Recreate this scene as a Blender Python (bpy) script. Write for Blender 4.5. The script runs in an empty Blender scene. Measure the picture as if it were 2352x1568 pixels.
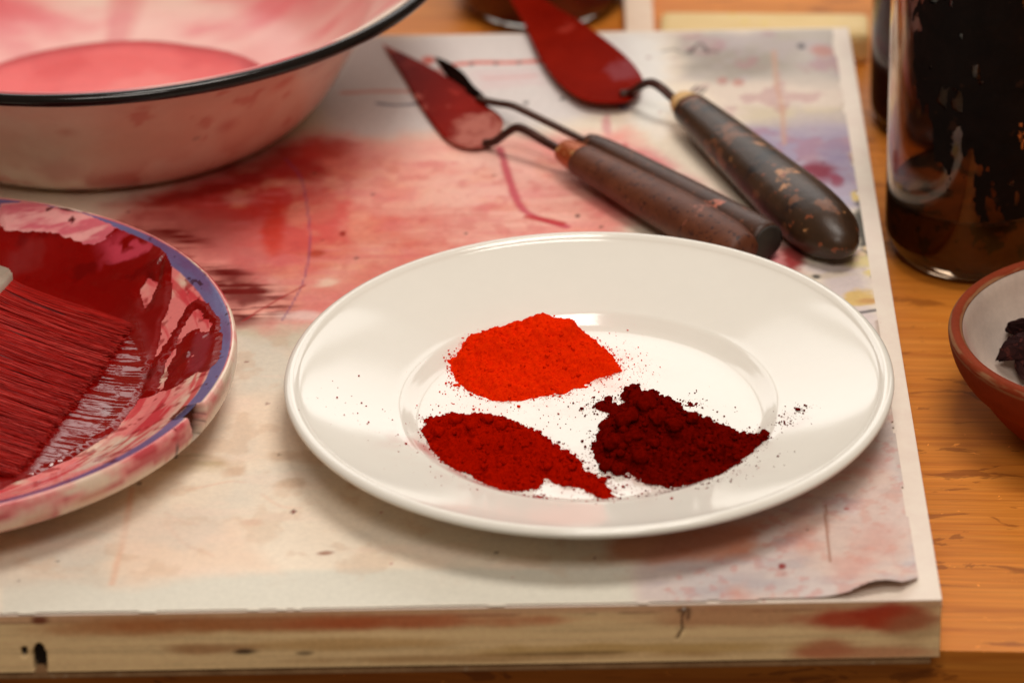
import bpy, bmesh, math, random
import numpy as np
from mathutils import Vector, Matrix

random.seed(7)
rng = np.random.default_rng(7)
scene = bpy.context.scene
col = scene.collection

# ------------------------------------------------------------------ camera
# calibrated from the plate's rim circle and the board's edges (units: metres,
# origin = board top under the centre of the white plate, camera azimuth +Y)
CAM = np.array([-0.031256, -1.627043, 0.949416])
TH, ROLL, FPX = 0.509862, -0.018900, 18204.0 * 2352 / 4096   # focal length in 2352-wide pixels
FW = np.array([0, math.cos(TH), -math.sin(TH)])
RT0 = np.array([1.0, 0, 0]); UP0 = np.cross(RT0, FW)
RT = math.cos(ROLL) * RT0 + math.sin(ROLL) * UP0
UP = -math.sin(ROLL) * RT0 + math.cos(ROLL) * UP0
cam_d = bpy.data.cameras.new('camera')
cam_o = bpy.data.objects.new('camera', cam_d); col.objects.link(cam_o)
M = Matrix.Identity(4)
for i in range(3):
    M[i][0], M[i][1], M[i][2], M[i][3] = RT[i], UP[i], -FW[i], CAM[i]
cam_o.matrix_world = M
cam_d.sensor_fit = 'HORIZONTAL'; cam_d.sensor_width = 22.5; cam_d.lens = 100.0
cam_d.clip_start = 0.02; cam_d.clip_end = 50
cam_d.dof.use_dof = True; cam_d.dof.focus_distance = 1.90; cam_d.dof.aperture_fstop = 4.3
scene.camera = cam_o

# ------------------------------------------------------------------ light and exposure
world = bpy.data.worlds.new('World'); scene.world = world; world.use_nodes = True
bg = world.node_tree.nodes['Background']
bg.inputs['Color'].default_value = (1.0, 0.74, 0.50, 1); bg.inputs['Strength'].default_value = 0.12

def area(name, loc, target, sx, sy, radiance, color):
    d = bpy.data.lights.new(name, 'AREA'); d.shape = 'RECTANGLE'; d.size = sx; d.size_y = sy
    d.energy = radiance * math.pi * sx * sy; d.color = color
    o = bpy.data.objects.new(name, d); col.objects.link(o); o.location = loc
    o.rotation_euler = (Vector(target) - Vector(loc)).to_track_quat('-Z', 'Y').to_euler()
    return o
# a three-light window beyond the table, and the room's ceiling lamp
WIN = (1.0, 0.975, 0.94)
area('window_light', (0.0, 2.1, 1.42), (0.0, 0.0, 1.20), 1.30, 1.45, 2.4, WIN)
area('window_light', (-1.08, 2.05, 1.42), (-1.0, 0.0, 1.20), 0.66, 1.45, 2.4, WIN)
area('window_light', (1.08, 2.05, 1.42), (1.0, 0.0, 1.20), 0.66, 1.45, 2.4, WIN)
area('ceiling_lamp', (0.30, 0.06, 1.95), (0.22, 0.06, 0), 0.62, 0.75, 13.2, (1.0, 0.945, 0.87))
area('front_fill', (0.10, -1.35, 1.90), (0.0, -0.1, 0.0), 0.9, 0.6, 10.0, (1.0, 0.93, 0.84))  # unseen front fill, added to brighten the board's front rail

scene.view_settings.view_transform = 'Standard'; scene.view_settings.look = 'None'
scene.view_settings.gamma = 1.0; scene.view_settings.use_curve_mapping = False
scene.view_settings.exposure = 0.08
scene.render.engine = 'CYCLES'
scene.cycles.use_denoising = True
scene.cycles.max_bounces = 10; scene.cycles.transmission_bounces = 10
scene.cycles.caustics_reflective = False; scene.cycles.caustics_refractive = True

# ------------------------------------------------------------------ helpers
def px(x, y, z=0.0):
    """photo pixel (2352 wide) -> point on the horizontal plane at height z"""
    d = FW + RT * ((x - 1176) / FPX) - UP * ((y - 784) / FPX)
    return CAM + d * ((z - CAM[2]) / d[2])

def S(r, g, b):
    f = lambda c: (c / 255 / 12.92) if c / 255 <= 0.04045 else ((c / 255 + 0.055) / 1.055) ** 2.4
    return np.array([f(r), f(g), f(b)])

def hash2(ix, iy, seed):
    h = (ix.astype(np.int64) * 374761393 + iy.astype(np.int64) * 668265263 + seed * 982451653) & 0xFFFFFFFF
    h = ((h ^ (h >> 13)) * 1274126177) & 0xFFFFFFFF
    h = h ^ (h >> 16)
    return (h & 0xFFFF) / 65535.0

def vnoise(x, y, seed=0):
    xi = np.floor(x); yi = np.floor(y); fx = x - xi; fy = y - yi
    fx = fx * fx * (3 - 2 * fx); fy = fy * fy * (3 - 2 * fy)
    a = hash2(xi, yi, seed); b = hash2(xi + 1, yi, seed); c = hash2(xi, yi + 1, seed); d = hash2(xi + 1, yi + 1, seed)
    return (a * (1 - fx) + b * fx) * (1 - fy) + (c * (1 - fx) + d * fx) * fy

def fbm(x, y, scale, octv=4, seed=0, sy=None):
    X = np.asarray(x) / scale; Y = np.asarray(y) / (sy or scale); t = 0; a = 0.5; n = 0
    for k in range(octv):
        t = t + a * vnoise(X + 17.3 * k, Y - 9.1 * k, seed + k); n += a; a *= 0.5; X = X * 2.03; Y = Y * 2.03
    return t / n          # 0..1

def sstep(a, b, x):
    t = np.clip((x - a) / (b - a), 0, 1); return t * t * (3 - 2 * t)

def sd_poly(X, Y, poly):
    """signed distance to a polygon, positive inside"""
    P = np.asarray(poly)[:, :2]; n = len(P)
    d2 = np.full(X.shape, 1e9); ins = np.zeros(X.shape, bool)
    for i in range(n):
        ax, ay = P[i]; bx, by = P[(i + 1) % n]
        ex, ey = bx - ax, by - ay; L = ex * ex + ey * ey + 1e-18
        t = np.clip(((X - ax) * ex + (Y - ay) * ey) / L, 0, 1)
        d2 = np.minimum(d2, (X - ax - t * ex) ** 2 + (Y - ay - t * ey) ** 2)
        c = ((ay > Y) != (by > Y)) & (X < ex * (Y - ay) / (by - ay + 1e-18) + ax)
        ins ^= c
    d = np.sqrt(d2); return np.where(ins, d, -d)

def d_line(X, Y, pts):
    P = np.asarray(pts)[:, :2]; d2 = np.full(X.shape, 1e9)
    for i in range(len(P) - 1):
        ax, ay = P[i]; bx, by = P[i + 1]; ex, ey = bx - ax, by - ay; L = ex * ex + ey * ey + 1e-18
        t = np.clip(((X - ax) * ex + (Y - ay) * ey) / L, 0, 1)
        d2 = np.minimum(d2, (X - ax - t * ex) ** 2 + (Y - ay - t * ey) ** 2)
    return np.sqrt(d2)

def new_mesh(name, V, F):
    me = bpy.data.meshes.new(name)
    V = np.asarray(V, np.float32)
    if isinstance(F, np.ndarray):
        n, k = F.shape
        me.vertices.add(len(V)); me.vertices.foreach_set('co', V.ravel())
        me.loops.add(n * k); me.loops.foreach_set('vertex_index', F.astype(np.int32).ravel())
        me.polygons.add(n); me.polygons.foreach_set('loop_start', np.arange(0, n * k, k, dtype=np.int32))
        me.polygons.foreach_set('loop_total', np.full(n, k, np.int32))
        me.update(calc_edges=True); me.validate()
    else:
        me.from_pydata([tuple(map(float, v)) for v in V], [], [tuple(map(int, f)) for f in F]); me.update()
    return me

def obj(name, V, F, mat=None, parent=None, smooth=True, colors=None, attrs=None, loc=None):
    me = new_mesh(name, V, F)
    if smooth: me.polygons.foreach_set('use_smooth', np.ones(len(me.polygons), bool))
    if colors is not None:
        a = me.color_attributes.new('Col', 'FLOAT_COLOR', 'POINT')
        c = np.ones((len(V), 4), np.float32); c[:, :3] = colors; a.data.foreach_set('color', c.ravel())
    for k, v in (attrs or {}).items():
        a = me.attributes.new(k, 'FLOAT', 'POINT'); a.data.foreach_set('value', np.asarray(v, np.float32))
    if mat: me.materials.append(mat)
    o = bpy.data.objects.new(name, me); col.objects.link(o)
    if parent:
        o.parent = parent; o.matrix_parent_inverse = Matrix.Translation(-Vector(parent.location))
    if loc is not None: o.location = loc
    return o

def child(o, parent):
    """make o (already in world place) a piece of a part"""
    o.parent = parent; top = parent.parent; o.matrix_parent_inverse = Matrix.Identity(4); return o

def tag(o, label=None, cat=None, group=None, kind=None):
    if label: o['label'] = label
    if cat: o['category'] = cat
    if group: o['group'] = group
    if kind: o['kind'] = kind
    return o

def thing(name, loc, label, cat, group=None):
    o = bpy.data.objects.new(name, None); col.objects.link(o); o.location = tuple(map(float, loc)); o.empty_display_size = 0.02
    return tag(o, label, cat, group)

def grid_faces(nu, nv, closed_u=False):
    """vertices indexed [v*nu+u]"""
    u = np.arange(nu if closed_u else nu - 1); v = np.arange(nv - 1)
    U, Vv = np.meshgrid(u, v); U2 = (U + 1) % nu
    return np.stack([Vv * nu + U, Vv * nu + U2, (Vv + 1) * nu + U2, (Vv + 1) * nu + U], -1).reshape(-1, 4)

def smooth_profile(P, n=8):
    P = np.asarray(P, float); out = []
    Q = np.vstack([2 * P[0] - P[1], P, 2 * P[-1] - P[-2]])
    for i in range(1, len(Q) - 2):
        p0, p1, p2, p3 = Q[i - 1], Q[i], Q[i + 1], Q[i + 2]
        for t in np.linspace(0, 1, n, endpoint=False):
            out.append(0.5 * ((2 * p1) + (-p0 + p2) * t + (2 * p0 - 5 * p1 + 4 * p2 - p3) * t * t + (-p0 + 3 * p1 - 3 * p2 + p3) * t ** 3))
    out.append(P[-1]); out = np.array(out); out[:, 0] = np.maximum(out[:, 0], 0.0002); return out

def curve_pts(P, n=6): return smooth_profile_nd(np.asarray(P, float), n)
def smooth_profile_nd(P, n):
    Q = np.vstack([2 * P[0] - P[1], P, 2 * P[-1] - P[-2]]); out = []
    for i in range(1, len(Q) - 2):
        for t in np.linspace(0, 1, n, endpoint=False):
            p0, p1, p2, p3 = Q[i - 1:i + 3]; out.append(.5 * ((2 * p1) + (-p0 + p2) * t + (2 * p0 - 5 * p1 + 4 * p2 - p3) * t * t + (-p0 + 3 * p1 - 3 * p2 + p3) * t ** 3))
    return np.array(out + [P[-1]])

def revolve(prof, c, seg=160):
    a = np.linspace(0, 2 * np.pi, seg, endpoint=False); prof = np.asarray(prof)
    V = np.stack([c[0] + prof[:, 0:1] * np.cos(a), c[1] + prof[:, 0:1] * np.sin(a), np.repeat(prof[:, 1:2], seg, 1)], -1).reshape(-1, 3)
    return V, grid_faces(seg, len(prof), True)

def tube(path, radii, seg=16, squash=1.0, cap=True):
    """loft of elliptical rings along a path; squash scales the vertical radius"""
    P = np.asarray(path, float); n = len(P); V = []
    r = np.asarray(radii, float)
    if r.ndim == 1: r = np.stack([r, r * squash], 1)
    for i in range(n):
        t = P[min(i + 1, n - 1)] - P[max(i - 1, 0)]; t /= np.linalg.norm(t)
        s = np.cross(t, [0, 0, 1]); s /= np.linalg.norm(s) + 1e-12; w = np.cross(s, t)
        for k in range(seg):
            a = 2 * math.pi * k / seg
            V.append(P[i] + s * r[i, 0] * math.cos(a) + w * r[i, 1] * math.sin(a))
    F = [tuple(f) for f in grid_faces(seg, n, True)]
    if cap:
        F.append(tuple(range(seg))[::-1]); F.append(tuple((n - 1) * seg + k for k in range(seg)))
    return np.array(V), F

def box(x0, x1, y0, y1, z0, z1, bev=0.0):
    bm = bmesh.new(); bmesh.ops.create_cube(bm, size=1)
    for v in bm.verts:
        v.co = ((x0 + x1) / 2 + v.co.x * (x1 - x0), (y0 + y1) / 2 + v.co.y * (y1 - y0), (z0 + z1) / 2 + v.co.z * (z1 - z0))
    if bev: bmesh.ops.bevel(bm, geom=bm.edges[:], offset=bev, segments=2, affect='EDGES', profile=0.6)
    V = [v.co[:] for v in bm.verts]; bm.verts.index_update(); F = [[v.index for v in f.verts] for f in bm.faces]; bm.free()
    return np.array(V), F

# ------------------------------------------------------------------ materials
def mat_new(name):
    m = bpy.data.materials.new(name); m.use_nodes = True
    return m, m.node_tree.nodes, m.node_tree.links, m.node_tree.nodes['Principled BSDF']

def ramp(n, l, src, stops):
    r = n.new('ShaderNodeValToRGB'); cr = r.color_ramp
    while len(cr.elements) < len(stops): cr.elements.new(0.5)
    for e, (p, c) in zip(cr.elements, stops):
        e.position = p; e.color = (*[float(v) for v in c], 1) if len(c) == 3 else c
    l.new(src, r.inputs[0]); return r

def noise(n, l, scale, detail=4, rough=0.55, vec=None, dist=0.0):
    t = n.new('ShaderNodeTexNoise'); t.inputs['Scale'].default_value = scale; t.inputs['Detail'].default_value = detail
    t.inputs['Roughness'].default_value = rough; t.inputs['Distortion'].default_value = dist
    if vec is not None: l.new(vec, t.inputs['Vector'])
    return t.outputs[0]

def mix(n, l, fac, a, b, mode='MIX'):
    m = n.new('ShaderNodeMix'); m.data_type = 'RGBA'; m.blend_type = mode; m.clamp_result = False
    for sock, v in ((m.inputs[0], fac), (m.inputs[6], a), (m.inputs[7], b)):
        if hasattr(v, 'default_value') or hasattr(v, 'is_linked'): l.new(v, sock)
        elif isinstance(v, (int, float)): sock.default_value = v
        else: sock.default_value = (*[float(q) for q in v], 1)
    return m.outputs[2]

def bump(n, l, p, height, strength=0.3, dist=0.001):
    b = n.new('ShaderNodeBump'); b.inputs['Strength'].default_value = strength; b.inputs['Distance'].default_value = dist
    l.new(height, b.inputs['Height']); l.new(b.outputs[0], p.inputs['Normal']); return b

def texco(n, l, scale=(1, 1, 1), rnd=False, kind='Object'):
    t = n.new('ShaderNodeTexCoord'); m = n.new('ShaderNodeMapping'); m.inputs['Scale'].default_value = scale
    l.new(t.outputs[kind], m.inputs[0])
    if rnd:
        oi = n.new('ShaderNodeObjectInfo'); mu = n.new('ShaderNodeVectorMath'); mu.operation = 'SCALE'
        mu.inputs[0].default_value = (31.7, 17.1, 9.3); l.new(oi.outputs['Random'], mu.inputs['Scale']); l.new(mu.outputs[0], m.inputs['Location'])
    return m.outputs[0]

def attr_mat(name, rough=0.5, fine=0.12, fscale=900, bstr=0.15, bscale=600, rough_attr=None, coat=0.0, spec=0.5):
    m, n, l, p = mat_new(name)
    a = n.new('ShaderNodeAttribute'); a.attribute_name = 'Col'
    v = texco(n, l)
    f = noise(n, l, fscale, 5, 0.65, v)
    g = ramp(n, l, f, [(0.25, (1 - fine,) * 3), (0.75, (1 + fine,) * 3)])
    l.new(mix(n, l, 1.0, a.outputs['Color'], g.outputs[0], 'MULTIPLY'), p.inputs['Base Color'])
    p.inputs['Roughness'].default_value = rough; p.inputs['Specular IOR Level'].default_value = spec
    if rough_attr:
        b = n.new('ShaderNodeAttribute'); b.attribute_name = rough_attr; l.new(b.outputs['Fac'], p.inputs['Roughness'])
    p.inputs['Coat Weight'].default_value = coat
    if bstr: bump(n, l, p, noise(n, l, bscale, 4, 0.6, v), bstr, 0.0006)
    return m

def speckle_mat(name, c0, c1, rough=0.5, s0=40, spots=(), bstr=0.2, bscale=250, stretch=(1, 1, 1), metal=0.0, spec=0.35):
    """two-tone noise plus a list of (scale, threshold, colour) blotches"""
    m, n, l, p = mat_new(name); v = texco(n, l, stretch, True)
    c = ramp(n, l, noise(n, l, s0, 6, 0.65, v, 0.4), [(0.3, c0), (0.72, c1)]).outputs[0]
    v2 = texco(n, l, (1, 1, 1), True)
    for sc, th, cc in spots:
        k = ramp(n, l, noise(n, l, sc, 4, 0.6, v2), [(th, (0, 0, 0)), (th + 0.035, (1, 1, 1))]).outputs[0]
        c = mix(n, l, k, c, cc)
    l.new(c, p.inputs['Base Color']); p.inputs['Roughness'].default_value = rough; p.inputs['Metallic'].default_value = metal; p.inputs['Specular IOR Level'].default_value = spec
    if bstr: bump(n, l, p, noise(n, l, bscale, 5, 0.65, v), bstr, 0.0008)
    return m

def powder_mat(name, c0, c1, c2):
    m, n, l, p = mat_new(name); v = texco(n, l)
    c = ramp(n, l, noise(n, l, 700, 6, 0.7, v), [(0.28, c0), (0.5, c1), (0.78, c2)]).outputs[0]
    l.new(c, p.inputs['Base Color']); p.inputs['Roughness'].default_value = 1.0; p.inputs['Specular IOR Level'].default_value = 0.0
    bump(n, l, p, noise(n, l, 1600, 4, 0.7, v), 0.8, 0.0008)
    return m

def wood_mat(name, light, mid, dark, rough=0.42, ring=130.0, along='X', knots=True):
    m, n, l, p = mat_new(name)
    st = (1.6, 26, 26) if along == 'X' else (26, 1.6, 26)
    v = texco(n, l, st, True)
    w = noise(n, l, 1.3, 3, 0.5, v, 1.2)                     # broad figure
    w2 = noise(n, l, 9.0, 4, 0.6, v, 0.6)                    # growth lines
    a = ramp(n, l, w, [(0.25, light), (0.5, mid), (0.75, light)]).outputs[0]
    k = ramp(n, l, w2, [(0.46, (0, 0, 0)), (0.66, (1, 1, 1))]).outputs[0]
    c = mix(n, l, mix(n, l, 0.5, (0, 0, 0), k), a, dark)
    vf = texco(n, l, (10, 620, 620) if along == 'X' else (620, 10, 620), True)
    f = ramp(n, l, noise(n, l, 1.0, 3, 0.6, vf), [(0.3, (0.86,) * 3), (0.7, (1.08,) * 3)]).outputs[0]
    c = mix(n, l, 1.0, c, f, 'MULTIPLY')
    if knots:                                                # dents and scars from use
        vk = texco(n, l, (30, 100, 100), True)
        kk = ramp(n, l, noise(n, l, 1.0, 4, 0.6, vk, 0.8), [(0.60, (0, 0, 0)), (0.63, (1, 1, 1))]).outputs[0]
        c = mix(n, l, mix(n, l, 0.6, (0, 0, 0), kk), c, dark * 0.55)
        vs = texco(n, l, (180, 240, 240), True)               # pale flecks and nicks
        ks = ramp(n, l, noise(n, l, 1.0, 3, 0.6, vs, 0.5), [(0.69, (0, 0, 0)), (0.72, (1, 1, 1))]).outputs[0]
        c = mix(n, l, mix(n, l, 0.7, (0, 0, 0), ks), c, light * 1.5)
    l.new(c, p.inputs['Base Color']); p.inputs['Roughness'].default_value = rough; p.inputs['Specular IOR Level'].default_value = 0.3
    bump(n, l, p, w2, 0.25, 0.0006)
    return m

def glass_mat(name, c=(0.95, 0.93, 0.88), rough=0.03):
    m, n, l, p = mat_new(name)
    p.inputs['Base Color'].default_value = (*c, 1); p.inputs['Roughness'].default_value = rough
    p.inputs['Transmission Weight'].default_value = 1.0; p.inputs['IOR'].default_value = 1.48
    return m

# ------------------------------------------------------------------ table
YAW = -0.00369                                             # the board's turn on the table
BEX = np.array([math.cos(YAW), math.sin(YAW), 0]); BEY = np.array([-math.sin(YAW), math.cos(YAW), 0])
BZ = np.array([0, 0, 1.0])
def bw(x, y, z=0.0): return BEX * x + BEY * y + BZ * z     # board coordinates -> world
def to_board(P): return float(P @ BEX), float(P @ BEY)
TZ = -0.0302
m_table = wood_mat('oiled_pine', S(222, 142, 56), S(208, 124, 40), S(168, 84, 18), 0.5)
m_apron = wood_mat('oiled_pine_shaded', S(172, 88, 26), S(156, 72, 18), S(112, 40, 8), 0.45, knots=False)  # table pine made darker: the front face's shade is in the colour
table = thing('table', (0.15, 0.3, TZ), 'orange oiled pine table under the drawing board, scratched and dented', 'table')
e0 = px(2165, 1493.5, TZ); e1 = px(2352, 1496.5, TZ); TA = math.atan2(e1[1] - e0[1], e1[0] - e0[0])
def table_piece(name, x0, x1, y0, y1, z0, z1, m, bev=0.0006):
    V, F = box(x0, x1, y0, y1, z0, z1, bev); ca, sa = math.cos(TA), math.sin(TA)
    o = obj(name, V, F, m, None, smooth=False)
    o.rotation_euler = (0, 0, TA); o.location = (e0[0], e0[1], 0)
    o.parent = table; o.matrix_parent_inverse = Matrix.Translation(-Vector(table.location)); return o
ys = [0.0, 0.0215, 0.115, 0.21, 0.30, 0.395, 0.485, 0.58, 0.67, 0.765, 0.86, 0.95, 1.04]
for i in range(len(ys) - 1):
    table_piece('plank' if i else 'edge_strip', -0.95, 0.75, ys[i] + (0.00006 if i else 0), ys[i + 1] - 0.00006, TZ - 0.028, TZ - (0.00005 * (i % 2)), m_table, 0.00015)
table_piece('apron', -0.93, 0.73, 0.0015, 0.024, TZ - 0.11, TZ - 0.0285, m_apron)

# ------------------------------------------------------------------ drawing board
XR, YF, YB, XL = 0.13382, -0.14022, 0.3775, -0.52
board = thing('drawing_board', bw(-0.19, 0.13, TZ), 'thick white-topped wooden drawing board with bare pine edges lying on the table', 'board')
m_white = speckle_mat('white_board_paint', S(236, 222, 206), S(228, 208, 194), 0.45, 60, [(260, 0.70, S(206, 150, 140)), (90, 0.72, S(222, 190, 176))], 0.1)
def bpart(name, x0, x1, y0, y1, z0, z1, m, bev=0.0008):
    V, F = box(x0, x1, y0, y1, z0, z1, bev)
    o = obj(name, V, F, m, None, smooth=False); o.rotation_euler = (0, 0, YAW); o.parent = board
    o.matrix_parent_inverse = Matrix.Translation(-Vector(board.location)); return o
bpart('top_panel', XL, XR, YF + 0.0007, YB, -0.0030, 0, m_white, 0.0004)
m_pine = attr_mat('bare_pine', 0.6, 0.10, 500, 0.2, 300)
m_pine2 = wood_mat('pale_pine', S(200, 150, 92), S(190, 138, 80), S(160, 104, 54), 0.6, knots=False)
m_base = speckle_mat('grimy_lath', S(176, 136, 96), S(128, 92, 60), 0.8, 60, [(140, 0.64, S(170, 140, 110))], 0.3)
# front rail: dense sheet so that its grain, stains, knot and crack have real edges
nx, nz = 900, 40
xs = np.linspace(XL, XR - 0.0004, nx); zs = np.linspace(-0.0261, -0.0003, nz)
X, Z = np.meshgrid(xs, zs)
front_at = lambda x, y: None
def front_px(xp, yp):                                       # pixel -> (board x, z) on the front face
    d = FW + RT * ((xp - 1176) / FPX) - UP * ((yp - 784) / FPX)
    t = (YF - CAM @ BEY) / (d @ BEY); P = CAM + d * t; return float(P @ BEX), float(P[2])
C = np.ones((nz, nx, 3)) * S(255, 218, 164)
g = fbm(X, Z, 0.09, 4, 3, 0.0022); C = C * (0.80 + 0.40 * g)[..., None]
g = fbm(X, Z, 0.03, 3, 9, 0.0007); C = C * (0.88 + 0.24 * g)[..., None]
def stain(C, mask, rgb): 
    mk = np.clip(mask, 0, 1)[..., None]; C[:] = C * (1 - mk) + np.asarray(rgb) * mk
st = fbm(X, Z, 0.016, 4, 21, 0.006)
def fr(xp, yp, rx, rz, rgb, a, soft=1.0):
    cx, cz = front_px(xp, yp); d = np.hypot((X - cx) / rx, (Z - cz) / rz)
    stain(C, a * (1 - sstep(1 - 0.6 * soft, 1 + 0.25 * soft, d + 0.7 * (st - 0.5))), rgb)
stain(C, .55 * sstep(-.0036, -.0026, Z + .0012 * (st - .5)), S(206, 140, 112)); stain(C, .7 * (1 - sstep(.0002, .0006, np.abs(Z + .0034 + .0004 * (st - .5)))) * sstep(.4, .6, st), S(110, 50, 36))
for a in [(620, 1432, .075, .004, S(196, 112, 60), .8), (960, 1428, .06, .004, S(205, 96, 50), .75), (300, 1440, .05, .005, S(190, 108, 50), .6),
          (1700, 1418, .05, .005, S(196, 110, 70), .6), (1945, 1425, .022, .006, S(196, 58, 22), .9), (2040, 1405, .014, .004, S(186, 40, 18), .9),
          (2065, 1420, .018, .007, S(198, 66, 30), .85), (1900, 1492, .014, .006, S(190, 70, 30), .7), (2010, 1500, .03, .004, S(214, 130, 90), .7),
          (1450, 1490, .07, .003, S(196, 148, 60), .6), (800, 1480, .05, .003, S(198, 140, 60), .5), (490, 1490, .02, .003, S(170, 96, 40), .6),
          (1150, 1510, .09, .002, S(170, 112, 50), .5), (90, 1425, .004, .0022, S(120, 44, 14), .9), (2100, 1440, .012, .010, S(170, 120, 80), .4),
          (560, 1497, .006, .0016, S(60, 34, 18), .9), (1330, 1500, .03, .0012, S(110, 80, 40), .6), (700, 1500, .004, .001, S(60, 34, 18), .7)]: fr(*a)
YFo = np.full_like(X, YF + 0.0004)
for (xp, yp, rx, rz, dp) in [(92, 1522, .0027, .0086, .006), (56, 1497, .0013, .0022, .002)]:   # knot holes
    cx, cz = front_px(xp, yp); d = np.hypot((X - cx) / rx, (Z - cz) / rz)
    m_ = 1 - sstep(0.85, 1.05, d + 0.25 * (st - .5)); stain(C, m_, S(22, 10, 8)); YFo = YFo + dp * m_
pts = [front_px(*q) for q in ((1572, 1398), (1566, 1425), (1568, 1445), (1556, 1466))]
d = d_line(X, Z, pts); m_ = 1 - sstep(0.0002, 0.0007, d); stain(C, m_ * .9, S(60, 30, 16)); YFo = YFo + 0.0012 * m_
pts = [front_px(*q) for q in ((1560, 1402), (1582, 1400), (1580, 1420))]
stain(C, .7 * (1 - sstep(0.0004, 0.0014, d_line(X, Z, pts))), S(80, 40, 20))
V = np.stack([X, YFo, Z], -1).reshape(-1, 3); V = V[:, 0:1] * BEX + V[:, 1:2] * BEY + V[:, 2:3] * BZ
F = grid_faces(nx, nz)
tag(obj('front_rail', V, F, m_pine, board, True, C.reshape(-1, 3)), 'pine front edge with red stains, a black knot hole and a crack')
bpart('rail_body', XL, XR - 0.0005, YF + 0.0085, YB - 0.001, -0.0262, -0.0031, m_pine2)
bpart('side_rail', XR - 0.0008, XR - 0.0002, YF + 0.0005, YB - 0.001, -0.0261, -0.0031, m_pine2, 0)
bpart('base_lath', XL + 0.001, XR - 0.0035, YF + 0.0014, YB - 0.002, TZ + 0.0001, -0.0263, m_base)

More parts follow.
